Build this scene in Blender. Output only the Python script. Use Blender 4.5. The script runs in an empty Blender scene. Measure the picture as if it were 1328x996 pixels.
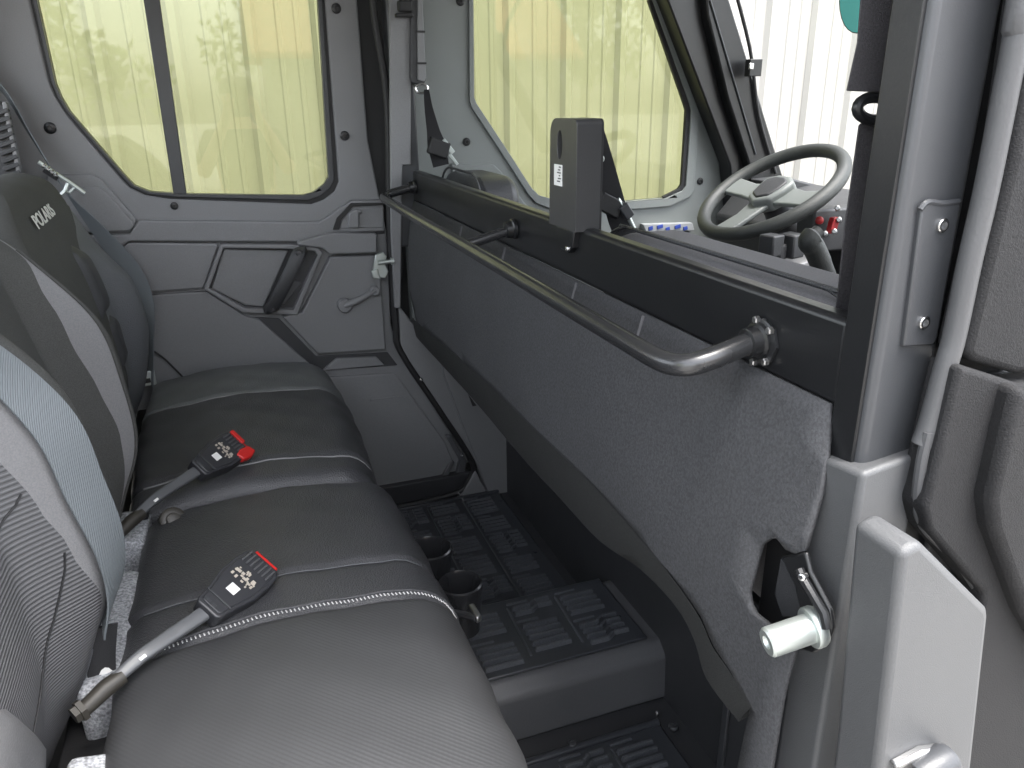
import bpy, bmesh, math, random
from mathutils import Vector, Matrix
from mathutils.geometry import tessellate_polygon
random.seed(7)
R = math.radians
scene = bpy.context.scene

# ------------------------------------------------------------------ camera
# camera stands at the world origin, 1.62 m above the ground; +Y runs across the
# cab away from the open door, +X towards the front of the vehicle
AX = Vector((0.93773, -0.13154, 0.32144))    # world X in camera (right, down, forward)
AY = Vector((-0.34688, -0.32400, 0.88037))   # world Y
AZ = Vector((-0.01172, -0.93692, -0.34934))  # world Z
AX.normalize(); AY = (AY - AX*AY.dot(AX)).normalized(); AZ = AX.cross(AY)
if AZ.y > 0: AZ = -AZ
cam = bpy.data.objects.new('camera', bpy.data.cameras.new('camera'))
scene.collection.objects.link(cam)
right = Vector((AX.x, AY.x, AZ.x)); down = Vector((AX.y, AY.y, AZ.y)); fwd = Vector((AX.z, AY.z, AZ.z))
cam.matrix_world = Matrix((( right.x, -down.x, -fwd.x, 0), (right.y, -down.y, -fwd.y, 0),
                           (right.z, -down.z, -fwd.z, 0), (0, 0, 0, 1)))
cam.data.sensor_width = 36; cam.data.lens = 36*1000/1328
cam.data.clip_start = 0.02; cam.data.clip_end = 400
scene.camera = cam

# ------------------------------------------------------------------ world, sun, exposure
w = bpy.data.worlds.new('World'); scene.world = w; w.use_nodes = True
nt = w.node_tree; nt.nodes.clear()
sky = nt.nodes.new('ShaderNodeTexSky'); sky.sky_type = 'NISHITA'; sky.sun_disc = False
SUN_EL, SUN_AZ = 73, 150        # degrees; azimuth measured from +Y clockwise seen from above
sky.sun_elevation = R(SUN_EL); sky.sun_rotation = R(SUN_AZ)
sky.air_density = 1.0; sky.dust_density = 3.0; sky.ozone_density = 1.0
bg = nt.nodes.new('ShaderNodeBackground'); bg.inputs['Strength'].default_value = 0.15
wo = nt.nodes.new('ShaderNodeOutputWorld')
hs_ = nt.nodes.new('ShaderNodeHueSaturation'); hs_.inputs['Saturation'].default_value = .3   # thin high cloud
nt.links.new(sky.outputs[0], hs_.inputs['Color']); nt.links.new(hs_.outputs[0], bg.inputs[0]); nt.links.new(bg.outputs[0], wo.inputs[0])
sd = bpy.data.lights.new('sun', 'SUN'); sd.energy = .85; sd.angle = R(20); sd.color = (1, .96, .9)
sun = bpy.data.objects.new('sun', sd); scene.collection.objects.link(sun)
sdir = Vector((math.sin(R(SUN_AZ))*math.cos(R(SUN_EL)), math.cos(R(SUN_AZ))*math.cos(R(SUN_EL)), math.sin(R(SUN_EL))))
sun.rotation_euler = sdir.to_track_quat('Z', 'Y').to_euler(); sun.location = sdir*20
vs = scene.view_settings
vs.view_transform = 'Standard'; vs.look = 'None'; vs.gamma = 1; vs.use_curve_mapping = False
vs.exposure = 2.95

# ------------------------------------------------------------------ measuring helpers
# a point of the photograph, laid on the plane on which that surface stands
def ray(p):
    c = Vector((p[0]-664, p[1]-498, 1000)); return Vector((AX.dot(c), AY.dot(c), AZ.dot(c)))
def onx(p, x): d = ray(p); return d*(x/d.x)
def ony(p, y): d = ray(p); return d*(y/d.y)
def onz(p, z): d = ray(p); return d*(z/d.z)
def PY(ps, y): return [ony(p, y) for p in ps]
def PX(ps, x): return [onx(p, x) for p in ps]
def PZ(ps, z): return [onz(p, z) for p in ps]
V = Vector

# ------------------------------------------------------------------ materials
def mat(name, col, rough=.5, metal=0., bump=None, var=0., spec=.5, wave=None, coat=0., cells=None, uvs=False):
    m = bpy.data.materials.new(name); m.use_nodes = True
    n = m.node_tree; b = n.nodes['Principled BSDF']
    b.inputs['Base Color'].default_value = (*col, 1); b.inputs['Roughness'].default_value = rough
    b.inputs['Metallic'].default_value = metal; b.inputs['Specular IOR Level'].default_value = spec
    b.inputs['Coat Weight'].default_value = coat
    tc = n.nodes.new('ShaderNodeTexCoord'); h = None
    def noise(s, det=2.):
        t = n.nodes.new('ShaderNodeTexNoise'); t.inputs['Scale'].default_value = s; t.inputs['Detail'].default_value = det
        n.links.new(tc.outputs['Object'], t.inputs['Vector']); return t
    def mixcol(fac, amt):
        mx = n.nodes.new('ShaderNodeMix'); mx.data_type = 'RGBA'; mx.blend_type = 'MIX'
        mr = n.nodes.new('ShaderNodeMapRange'); mr.inputs['From Min'].default_value = .35; mr.inputs['From Max'].default_value = .65
        n.links.new(fac, mr.inputs['Value']); n.links.new(mr.outputs[0], mx.inputs['Factor'])
        mx.inputs['A'].default_value = (*[c*(1-amt) for c in col], 1); mx.inputs['B'].default_value = (*[min(1, c*(1+amt)) for c in col], 1)
        n.links.new(mx.outputs['Result'], b.inputs['Base Color'])
    if var: mixcol(noise(bump[0]*.6 if bump else 12, 3).outputs['Fac'], var)
    if bump: h = noise(bump[0], 3).outputs['Fac']; st = bump[1]
    if cells:
        t = n.nodes.new('ShaderNodeTexVoronoi'); t.inputs['Scale'].default_value = cells[0]; t.feature = 'F1'
        n.links.new(tc.outputs['Object'], t.inputs['Vector']); h = t.outputs['Distance']; st = cells[1]
    if wave:
        t = n.nodes.new('ShaderNodeTexWave'); t.bands_direction = wave[0]; t.inputs['Scale'].default_value = wave[1]
        t.inputs['Distortion'].default_value = wave[3] if len(wave) > 3 else .6; t.inputs['Detail Scale'].default_value = 3
        n.links.new(tc.outputs['UV' if uvs else 'Object'], t.inputs['Vector']); h = t.outputs['Fac']; st = wave[2]
        if len(wave) > 4: mixcol(t.outputs['Fac'], wave[4])
    if h:
        bp = n.nodes.new('ShaderNodeBump'); bp.inputs['Strength'].default_value = st; bp.inputs['Distance'].default_value = .002
        n.links.new(h, bp.inputs['Height']); n.links.new(bp.outputs[0], b.inputs['Normal'])
    # broad handling marks in the gloss
    rn = noise(9, 4); mr = n.nodes.new('ShaderNodeMapRange'); mr.inputs['To Min'].default_value = max(.03, rough-.09); mr.inputs['To Max'].default_value = min(1, rough+.09)
    n.links.new(rn.outputs['Fac'], mr.inputs['Value']); n.links.new(mr.outputs[0], b.inputs['Roughness'])
    return m
M = {}
M['plastic'] = mat('door_plastic', (.18, .182, .188), .5, bump=(900, .25), var=.06)
M['plastic_front'] = mat('front_door_lit_plastic', (.19, .205, .20), .5, bump=(900, .25), var=.05)  # paler copy of the door plastic, windscreen light put into its colour
M['plastic_step'] = mat('step_plastic', (.085, .087, .092), .34, bump=(900, .2), var=.08)
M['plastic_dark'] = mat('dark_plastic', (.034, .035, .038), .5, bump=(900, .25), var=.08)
M['pillar_cover'] = mat('pillar_cover_plastic', (.072, .074, .077), .5, bump=(1100, .25), var=.05)
M['black'] = mat('black_painted_steel', (.010, .0105, .0115), .33, bump=(400, .06))
M['tube'] = mat('grey_painted_steel', (.042, .044, .048), .4, bump=(600, .1))
M['rubber'] = mat('black_rubber', (.012, .012, .013), .6, bump=(500, .15))
M['rubber_grey'] = mat('grey_rubber', (.06, .061, .064), .5, bump=(500, .15))
M['rail'] = mat('satin_black_rail', (.02, .0205, .022), .24, bump=(400, .04), spec=.7)
M['mat_rib'] = mat('rib_highlight_rubber', (.075, .08, .09), .38, bump=(700, .2), var=.2)  # paler than the mat, so the ribs carry their edge highlights in colour
M['cup'] = mat('gloss_black_plastic', (.016, .0165, .018), .25)
M['matrub'] = mat('mat_rubber', (.042, .045, .052), .3, bump=(700, .2))
M['leather'] = mat('black_leather', (.05, .051, .055), .38, cells=(420, .35))
M['leather_pale'] = mat('pale_leather', (.13, .13, .134), .5, cells=(420, .25))
M['leather_grey'] = mat('grey_leather', (.105, .11, .118), .5, cells=(420, .3))
M['fabric'] = mat('seat_fabric', (.038, .039, .0415), .55, wave=('DIAGONAL', 95, .10, .4, .04), spec=.45)
M['fabric_rib'] = mat('ribbed_fabric', (.10, .10, .104), .8, wave=('Y', 70, .6, .15, .2), spec=.25, uvs=True)
M['seat_grey'] = mat('grey_seat_cloth', (.19, .186, .192), .75, bump=(900, .3), var=.1, spec=.3)
M['fabric_dark'] = mat('charcoal_fabric', (.062, .063, .06), .85, bump=(1200, .5), var=.15, spec=.25)
M['felt'] = mat('light_grey_felt', (.175, .175, .178), .9, bump=(900, .3), var=.08, spec=.2)
M['speckle'] = mat('speckled_felt', (.33, .34, .36), .9, bump=(420, .8), var=.4, spec=.2)
M['carpet'] = mat('textured_liner', (.049, .05, .0535), .8, bump=(560, .5), var=.2, spec=.3)
M['carpet_shaded'] = mat('textured_liner_shaded', (.03, .031, .031), .8, bump=(650, .4), var=.2, spec=.3)  # darker liner copy, shade on the down-facing lip put into its colour
M['skin'] = mat('door_skin_liner', (.012, .012, .013), .75, bump=(700, .45), var=.2, spec=.3)
M['web'] = mat('belt_webbing', (.14, .156, .166), .6, wave=('X', 200, .4, .3), spec=.35)
M['web_black'] = mat('black_belt_webbing', (.02, .02, .022), .6, wave=('Z', 220, .5, .3), spec=.35)
M['web_grey'] = mat('grey_belt_webbing', (.05, .048, .052), .8, bump=(900, .6), var=.2, spec=.3)
M['zinc'] = mat('zinc_plated_steel', (.5, .54, .52), .4, .75, bump=(300, .05))
M['steel'] = mat('bright_steel', (.6, .6, .6), .25, 1.)
M['steel_dull'] = mat('dull_steel', (.35, .35, .35), .4, 1.)
M['buckle'] = mat('buckle_plastic', (.03, .031, .035), .35)
M['red'] = mat('red_button', (.5, .02, .018), .4)
M['red_dark'] = mat('dark_red_plastic', (.25, .012, .014), .4)
M['white'] = mat('white_label', (.75, .75, .73), .5)
M['tan'] = mat('tan_print', (.42, .38, .32), .6)
M['ink'] = mat('ink', (.05, .05, .05), .6)
M['logo'] = mat('logo_thread', (.62, .63, .6), .7)
M['thread'] = mat('stitch_thread', (.6, .6, .6), .7)
M['piping'] = mat('grey_piping', (.2, .2, .205), .5)
M['sheath'] = mat('clear_grey_sheath', (.09, .094, .10), .4)
M['brass'] = mat('dull_brass', (.032, .029, .024), .5, .1)
M['housing'] = mat('housing_plastic', (.045, .045, .046), .36, bump=(500, .1))
M['wheel'] = mat('steering_wheel_grip', (.032, .035, .034), .5, cells=(500, .3))
M['wheel_spoke'] = mat('silver_plastic', (.14, .152, .148), .4)
M['teal'] = mat('teal_mirror', (.02, .24, .22), .12, .3)
M['wall'] = mat('cream_steel_siding', (.31, .30, .278), .45, bump=(3, .1), var=.03)
M['ground'] = mat('gravel', (.3, .29, .27), .9, bump=(60, 1.), var=.3)
M['blue'] = mat('blue_print', (.03, .06, .3), .5)
M['panelpale'] = mat('pale_switch_plate', (.3, .31, .32), .5)
M['roof'] = mat('roof_liner', (.3, .3, .3), .6, bump=(300, .2))
M['liner_seam'] = mat('seam_tape', (.085, .085, .09), .7)
def glass(name, tint):
    m = bpy.data.materials.new(name); m.use_nodes = True; n = m.node_tree; n.nodes.clear()
    t = n.nodes.new('ShaderNodeBsdfTransparent'); t.inputs[0].default_value = (*tint, 1)
    g = n.nodes.new('ShaderNodeBsdfGlossy'); g.inputs['Roughness'].default_value = .02
    lw_ = n.nodes.new('ShaderNodeLayerWeight'); lw_.inputs['Blend'].default_value = .5
    pw = n.nodes.new('ShaderNodeMath'); pw.operation = 'POWER'; pw.inputs[1].default_value = 5; n.links.new(lw_.outputs['Facing'], pw.inputs[0])
    fr = n.nodes.new('ShaderNodeMath'); fr.operation = 'MULTIPLY_ADD'; fr.inputs[1].default_value = .95; fr.inputs[2].default_value = .045; n.links.new(pw.outputs[0], fr.inputs[0])
    mx = n.nodes.new('ShaderNodeMixShader'); o = n.nodes.new('ShaderNodeOutputMaterial')
    n.links.new(fr.outputs[0], mx.inputs[0]); n.links.new(t.outputs[0], mx.inputs[1]); n.links.new(g.outputs[0], mx.inputs[2]); n.links.new(mx.outputs[0], o.inputs[0])
    return m
M['glass'] = glass('green_tinted_glass', (.70, .72, .545))
M['clear'] = glass('clear_glass', (.98, .985, .98))

# ------------------------------------------------------------------ object helpers
C = scene.collection
LOC = {}
def thing(name, label, cat, loc=(0, 0, 0), group=None):
    o = bpy.data.objects.new(name, None); C.objects.link(o); o.location = loc; o.empty_display_size = .05
    o['label'] = label; o['category'] = cat
    if group: o['group'] = group
    LOC[o] = V(loc); return o
def off(parent):
    while parent is not None and parent not in LOC: parent = parent.parent
    return LOC[parent] if parent else V((0, 0, 0))
def link(name, me, m, parent=None, smooth=None, bevel=0, seg=2, sub=0, label=None, kind=None, solid=0, angle=35):
    o = bpy.data.objects.new(name, me); C.objects.link(o)
    me.materials.append(M[m])
    if parent is not None:
        me.transform(Matrix.Translation(-off(parent))); o.parent = parent
    if solid:
        s = o.modifiers.new('thick', 'SOLIDIFY'); s.thickness = solid; s.offset = -1
    if bevel:
        b = o.modifiers.new('bevel', 'BEVEL'); b.width = bevel; b.segments = seg; b.limit_method = 'ANGLE'; b.angle_limit = R(30); b.harden_normals = False
    if sub:
        s = o.modifiers.new('sub', 'SUBSURF'); s.levels = sub; s.render_levels = sub
    if smooth is None: smooth = True
    if smooth:
        for p in me.polygons: p.use_smooth = True
        try: me.set_sharp_from_angle(angle=R(angle))
        except Exception: pass
    if label: o['label'] = label
    if kind: o['kind'] = kind
    return o
def mk(name, verts, faces, m, parent=None, **k):
    me = bpy.data.meshes.new(name); me.from_pydata([tuple(v) for v in verts], [], faces); me.validate(); me.update()
    bm = bmesh.new(); bm.from_mesh(me); bmesh.ops.recalc_face_normals(bm, faces=bm.faces); bm.to_mesh(me); bm.free()
    return link(name, me, m, parent, **k)
def boxdata(a, b):
    (x0, y0, z0), (x1, y1, z1) = a, b
    v = [(x, y, z) for x in (x0, x1) for y in (y0, y1) for z in (z0, z1)]
    return v, [(0, 1, 3, 2), (4, 6, 7, 5), (0, 4, 5, 1), (2, 3, 7, 6), (0, 2, 6, 4), (1, 5, 7, 3)]
def box(name, a, b, m, parent=None, **k):
    k.setdefault('bevel', .004); return mk(name, *boxdata(a, b), m, parent, **k)
def obox(name, c, ax, hs, m, parent=None, **k):      # oriented box: centre, three axes, half sizes
    v = []; 
    for i in (-1, 1):
        for j in (-1, 1):
            for l in (-1, 1): v.append(V(c)+ax[0]*(i*hs[0])+ax[1]*(j*hs[1])+ax[2]*(l*hs[2]))
    k.setdefault('bevel', .002); return mk(name, v, [(0, 1, 3, 2), (4, 6, 7, 5), (0, 4, 5, 1), (2, 3, 7, 6), (0, 2, 6, 4), (1, 5, 7, 3)], m, parent, **k)
def slab(name, pts, vec, m, parent=None, holes=(), **k):
    """polygon (with holes) given by its visible face, extruded by vec behind it"""
    loops = [[V(p) for p in pts]]+[[V(p) for p in h] for h in holes]
    flat = [p for l in loops for p in l]; n = len(flat); vec = V(vec)
    v = flat+[p+vec for p in flat]; f = []
    if holes:
        for t in tessellate_polygon(loops):
            f.append(tuple(t)); f.append(tuple(i+n for i in reversed(t)))
    else:
        f.append(tuple(range(n))); f.append(tuple(range(2*n-1, n-1, -1)))
    s = 0
    for l in loops:
        c = len(l)
        for i in range(c):
            a, b = s+i, s+(i+1) % c; f.append((a, b, b+n, a+n))
        s += c
    k.setdefault('bevel', .003); return mk(name, v, f, m, parent, **k)
def spline(pts, n=6, closed=False):
    P = [V(p) for p in pts]; out = []; N = len(P)
    for i in range(N if closed else N-1):
        if closed: a, b, c, d = P[i-1], P[i], P[(i+1) % N], P[(i+2) % N]
        else: a, b, c, d = P[max(i-1, 0)], P[i], P[i+1], P[min(i+2, N-1)]
        for j in range(n):
            t = j/n; out.append(.5*((2*b)+(c-a)*t+(2*a-5*b+4*c-d)*t*t+(3*b-a-3*c+d)*t**3))
    if not closed: out.append(P[-1])
    return out
def tubedata(path, r, seg=12, closed=False):
    P = [V(p) for p in path]; n = len(P); v, f = [], []
    rad = r if isinstance(r, (list, tuple)) else [r]*n
    up = None
    for i in range(n):
        if closed: t = P[(i+1) % n]-P[i-1]
        else: t = P[min(i+1, n-1)]-P[max(i-1, 0)]
        t.normalize()
        if up is None:
            up = V((0, 0, 1)) if abs(t.z) < .9 else V((1, 0, 0))
        a = (up-t*up.dot(t)).normalized(); up = a; b = t.cross(a)
        for s in range(seg):
            g = 2*math.pi*s/seg; v.append(P[i]+(a*math.cos(g)+b*math.sin(g))*rad[i])
    for i in range(n if closed else n-1):
        for s in range(seg):
            a0 = i*seg+s; a1 = i*seg+(s+1) % seg; j = (i+1) % n
            f.append((a0, a1, j*seg+(s+1) % seg, j*seg+s))
    if not closed: f.append(tuple(reversed(range(seg)))); f.append(tuple(range((n-1)*seg, n*seg)))
    return v, f
def tube(name, path, r, m, parent=None, seg=12, closed=False, **k): return mk(name, *tubedata(path, r, seg, closed), m, parent, **k)
def lathe(name, c, axis, prof, m, parent=None, seg=20, **k):
    """profile of (distance along axis, radius)"""
    c = V(c); t = V(axis).normalized(); u = V((0, 0, 1)) if abs(t.z) < .9 else V((1, 0, 0))
    a = (u-t*u.dot(t)).normalized(); b = t.cross(a); v, f = [], []
    for d, r in prof:
        for s in range(seg):
            g = 2*math.pi*s/seg; v.append(c+t*d+(a*math.cos(g)+b*math.sin(g))*r)
    n = len(prof)
    for i in range(n-1):
        for s in range(seg): f.append((i*seg+s, i*seg+(s+1) % seg, (i+1)*seg+(s+1) % seg, (i+1)*seg+s))
    f.append(tuple(reversed(range(seg)))); f.append(tuple(range((n-1)*seg, n*seg)))
    return mk(name, v, f, m, parent, **k)
def ribbon(name, pts, sides, wid, m, parent=None, th=.0016, n=8, **k):
    """flat webbing along pts; sides = direction across the strap at each point"""
    P = spline(pts, n); S = spline(sides, n); v, f = [], []
    wd = wid if isinstance(wid, (list, tuple)) else [wid]*len(pts)
    for i, (p, s) in enumerate(zip(P, S)):
        t = (P[min(i+1, len(P)-1)]-P[max(i-1, 0)]).normalized(); s = (s-t*s.dot(t)).normalized(); nn = t.cross(s)
        x = i/n; j = min(int(x), len(wd)-2); ww = wd[j]+(wd[j+1]-wd[j])*(x-j)
        for a, b in ((-.5, -.5), (-.3, -.75), (.3, -.75), (.5, -.5), (.5, .5), (.3, .75), (-.3, .75), (-.5, .5)): v.append(p+s*(a*ww)+nn*(b*th))
    q = len(P)
    for i in range(q-1):
        for s in range(8): f.append((i*8+s, i*8+(s+1) % 8, (i+1)*8+(s+1) % 8, (i+1)*8+s))
    f.append(tuple(range(8))); f.append(tuple(range((q-1)*8, q*8)))
    return mk(name, v, f, m, parent, **k)
def screw(c, axis, r, parent, m='black', name='screw'):
    return lathe(name, c, axis, [(-.004, r), (.0015, r), (.003, r*.85), (.0035, r*.45), (.0015, r*.38), (.0015, .0005)], m, parent, seg=16)
def struct(o, kind='structure'): o['kind'] = kind; return o
def text_mesh(body, size, extrude=.0006, offset=.0):
    cu = bpy.data.curves.new('t', 'FONT'); cu.body = body; cu.size = size; cu.extrude = extrude; cu.offset = offset; cu.align_x = 'CENTER'; cu.align_y = 'CENTER'; cu.resolution_u = 3
    to = bpy.data.objects.new('t', cu); C.objects.link(to)
    dg = bpy.context.evaluated_depsgraph_get(); dg.update()
    me = bpy.data.meshes.new_from_object(to.evaluated_get(dg)); bpy.data.objects.remove(to); return me
def smooth01(t): t = max(0, min(1, t)); return t*t*(3-2*t)
def interp(prof, t):
    P = prof; s = t*(len(P)-1); i = min(int(s), len(P)-2); return P[i].lerp(P[i+1], s-i)

GROUND = -1.62
# ------------------------------------------------------------------ ground and building behind
gd = struct(mk('ground', [(-60, -60, GROUND), (60, -60, GROUND), (60, 60, GROUND), (-60, 60, GROUND)], [(0, 1, 2, 3)], 'ground', smooth=False))
WY = 3.9
bld = thing('metal_building', 'long cream ribbed steel building seen through the windows', 'building', (3, WY, GROUND))
for i in range(15):
    x0 = -3.2+i*.92; v, f = [], []
    prof = []
    for r_ in range(3):
        b0 = x0+r_*.3067
        prof += [(b0, 0), (b0+.02, -.028), (b0+.05, -.028), (b0+.07, 0), (b0+.15, 0), (b0+.157, -.006), (b0+.172, -.006), (b0+.18, 0), (b0+.23, 0), (b0+.237, -.006), (b0+.252, -.006), (b0+.26, 0)]
    prof.append((x0+.92, 0))
    for z in (GROUND-.02, 2.4):
        for a, b in prof: v.append((a, WY+b-(.0015 if i % 2 else 0), z))
    n = len(prof)
    for j in range(n-1): f.append((j, j+1, n+j+1, n+j))
    for a, b in ((prof[0][0], 0), ):
        pass
    mk('siding_panel', v, f, 'wall', bld, smooth=False, solid=0)
box('building_core', (-3.2, WY+.004, GROUND-.02), (10.6, WY+4, 2.4), 'wall', bld, bevel=0)
box('roof', (-3.5, WY-.35, 2.4), (10.9, WY+4.3, 2.55), 'tube', bld, bevel=.01)

# ------------------------------------------------------------------ vehicle cab shell
ZF = -1.12; ZT = -1.0; YD = 2.03
cab = thing('vehicle_cab', 'dark grey utility vehicle cab shell with black tube pillars and floor pan', 'vehicle', (.2, 1.2, GROUND))
box('floor_pan', (-.5, .40, ZF-.03), (.70, 2.02, ZF), 'plastic_dark', cab)
slab('floor_tunnel', [(.0, 1.038, ZF), (.0, 1.043, ZT-.026), (.0, 1.05, ZT-.017), (.0, 1.072, ZT), (.0, 1.28, ZT), (.0, 1.29, ZT-.01), (.0, 1.298, ZF)], (.7, 0, 0), 'plastic_step', cab, bevel=.006, seg=3)
box('underseat_wall', (.692, .40, ZF-.02), (.72, 2.02, -.5), 'plastic_dark', cab)
box('front_floor', (.72, .40, ZF-.06), (1.9, 2.06, ZF-.03), 'plastic_dark', cab)
# low wall pieces below the partition, with their pale edge strips
box('kick_panel', (.655, .42, ZF), (.69, .80, -.70), 'plastic_dark', cab)
box('edge_strip', (.648, .792, ZF), (.6545, .806, -.78), 'tube', cab, bevel=.002)
# near pillar : square tube
PXF, PYN, PYF = .45, .425, .459
box('pillar', (PXF, PYN, -1.3), (.512, PYF, .46), 'tube', cab, bevel=.007, seg=4)
# black layer laid over the rear-facing side of the tube
box('pillar_face', (PXF-.003, PYN+.006, -.30), (PXF+.004, PYF-.001, .45), 'black', cab, bevel=.001)
pl = slab('bolt_plate', PY([(1196, 268), (1203, 262), (1243, 262), (1246, 268), (1216, 440), (1210, 448), (1172, 450)], PYN-.004), (0, .006, 0), 'tube', cab, bevel=.0015)
for p in ((1221, 292), (1197, 418)):
    lathe('bolt', ony(p, PYN-.004), (0, -1, 0), [(-.002, .0052), (.002, .0052), (.0026, .0044), (.0026, .003), (-.001, .0025), (-.001, .0003)], 'steel', pl, seg=16)
tube('weld_bead', spline(PY([(1193, 272), (1203, 262), (1222, 264), (1243, 261)], PYN-.003), 5), .0022, 'tube', cab, seg=8)
box('door_jamb', (.513, .432, -1.0), (.60, .455, .46), 'rubber', cab, bevel=0)
# sleeve that takes over below
slab('pillar_sleeve', [(.438, .409, -.277), (.438, .458, -.283), (.52, .458, -.283), (.497, .409, -.268)], (0, 0, -.95), 'pillar_cover', cab, bevel=.005, seg=4)
hb = slab('hinge_cover', PY([(1170, 718), (1196, 703), (1283, 790), (1284, 800), (1262, 996), (1230, 1180), (1110, 1180), (1138, 996)], .33), (0, .045, 0), 'pillar_cover', cab, bevel=.006, seg=4)
hx = ony((1200, 990), .322)
lathe('hinge_pin', hx+V((-.012, -.004, -.006)), (1, 0, .25), [(0, .012), (.004, .013), (.03, .013), (.034, .011)], 'tube', hb)
slab('hinge_leaf', PY([(1163, 996), (1200, 976), (1232, 972), (1238, 984), (1205, 1000), (1180, 1020)], .322), (0, .01, 0), 'steel_dull', hb, bevel=.003)
# cross beam carrying the grab rail
bm_ = box('cross_beam', (.45, PYF-.002, -.242), (.473, 1.93, -.168), 'black', cab, bevel=.006, seg=4)
# far pillar
box('pillar', (.415, 1.955, -.36), (.475, 2.01, .46), 'tube', cab, bevel=.007, seg=4)
fp = slab('pillar_trim', PY([(504, -140), (533, -140), (533, 214), (522, 214), (520, 400), (512, 400), (507, 300)], 1.945), (0, .012, 0), 'plastic', cab, bevel=.003)
box('door_jamb', (.30, 2.08, -.3), (.48, 2.09, .46), 'rubber', cab, bevel=0)
box('outer_sill', (.30, 2.082, -1.2), (.80, 2.095, -.3), 'rubber', cab, bevel=0)
# trim below the far pillar
slab('sill_trim', PY([(517, 396), (532, 415), (580, 480), (640, 640), (632, 642), (616, 598), (519, 452)], 1.965), (0, .03, 0), 'plastic', cab, bevel=.004)
slab('sill_trim', PY([(572, 466), (700, 560), (720, 600), (680, 642), (634, 642), (576, 486)], 1.95), (0, .03, 0), 'plastic', cab, bevel=.004)
slab('sill_trim', PY([(617, 611), (634, 642), (594, 652)], 1.955), (0, .03, 0), 'plastic', cab, bevel=.004)
slab('clip_slot', PY([(607, 511), (618, 526), (613, 527)], 1.9475), (0, .004, 0), 'rubber', cab, bevel=0)
box('sill_wall', (-.5, 2.0, ZF-.05), (.72, 2.03, -1.06), 'plastic_dark', cab)
# roof, rear wall, windscreen pillars and header
box('roof', (-.62, .40, .47), (1.25, 2.12, .52), 'roof', cab, bevel=.015)
box('rear_bulkhead', (-.56, .40, -1.15), (-.52, 2.05, -.16), 'plastic_dark', cab)
box('rear_header', (-.57, .44, .36), (-.52, 2.02, .47), 'plastic_dark', cab)
slab('rear_window', [(-.545, .44, -.16), (-.545, 2.02, -.16), (-.545, 2.02, .36), (-.545, .44, .36)], (.005, 0, 0), 'clear', cab, bevel=0, smooth=False)
# rear corner pillar with its ribbed vent strip, by the far belt
box('pillar', (-.56, 1.94, -.18), (-.44, 2.02, .47), 'plastic', cab, bevel=.01)
a1 = V((1.56, .44, -.27))
tube('windscreen_pillar', [V((1.15, .44, .48)), a1, a1+V((.02, 0, -.6))], .036, 'black', cab, seg=14)
slab('windscreen_pillar', PY([(836, -110), (905, -110), (925, 30), (946, 120), (974, 216), (976, 300), (955, 300), (947, 214), (862, -10)], 1.985), (0, .06, 0), 'black', cab, bevel=.004)
slab('windscreen_frame', PY([(905, -110), (930, -60), (946, 0), (1018, 236), (1022, 300), (974, 300), (972, 214), (944, 128), (918, 20)], 1.955), (0, .04, 0), 'black', cab, bevel=.005)
tube('pillar_bead', PY([(921, 0), (980, 200)], 1.953), .003, 'tube', cab, seg=8)
tube('windscreen_wire', spline(PY([(940, -60), (972, 60), (984, 150), (1006, 225)], 1.948), 5), .005, 'rubber', cab, seg=8)
cl = obox('clamp', ony((977, 88), 1.92), (V((1, 0, 0)), V((0, 1, 0)), V((0, 0, 1))), (.02, .012, .022), 'black', cab)
obox('clamp_screw', ony((974, 86), 1.905), (V((1, 0, 0)), V((0, 1, 0)), V((0, 0, 1))), (.007, .004, .008), 'steel', cab)
slab('windscreen', [(1.30, .46, .45), (1.30, 1.96, .45), (1.63, 1.96, -.27), (1.63, .46, -.27)], (.005, 0, .002), 'clear', cab, bevel=0, smooth=False)
# dash
slab('dashboard', [(1.40, .46, -.42), (1.38, .46, -.34), (1.44, .46, -.275), (1.62, .46, -.25), (1.9, .46, -.3), (1.9, .46, -1.1), (1.55, .46, -1.1)], (0, 1.53, 0), 'plastic_dark', cab, bevel=.012, seg=3)
dp = slab('dash_binnacle', PY([(1000, 236), (1030, 232), (1086, 246), (1086, 262), (1040, 268), (1010, 262)], 1.86), (0, .1, 0), 'plastic_dark', cab, bevel=.006)

# rear bulkhead vent
vent = thing('ribbed_vent', 'small dark ribbed vent strip behind the logo backrest', 'vent', ony((8, 235), 1.93))
slab('vent_frame', PY([(-40, 150), (-2, 130), (6, 140), (26, 236), (8, 240), (-40, 240)], 1.945), (0, .02, 0), 'plastic_dark', vent, bevel=.002)
slab('vent_bar', PY([(2, 132), (8, 132), (30, 236), (24, 238)], 1.935), (0, .02, 0), 'plastic', vent, bevel=.002)
for i in range(9):
    c = ony((1+i*2, 146+i*10), 1.94)
    obox('vent_rib', c, (V((1, 0, .35)).normalized(), V((0, 1, 0)), V((-.35, 0, 1)).normalized()), (.016, .007, .004), 'plastic_dark', vent, bevel=.001)

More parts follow.
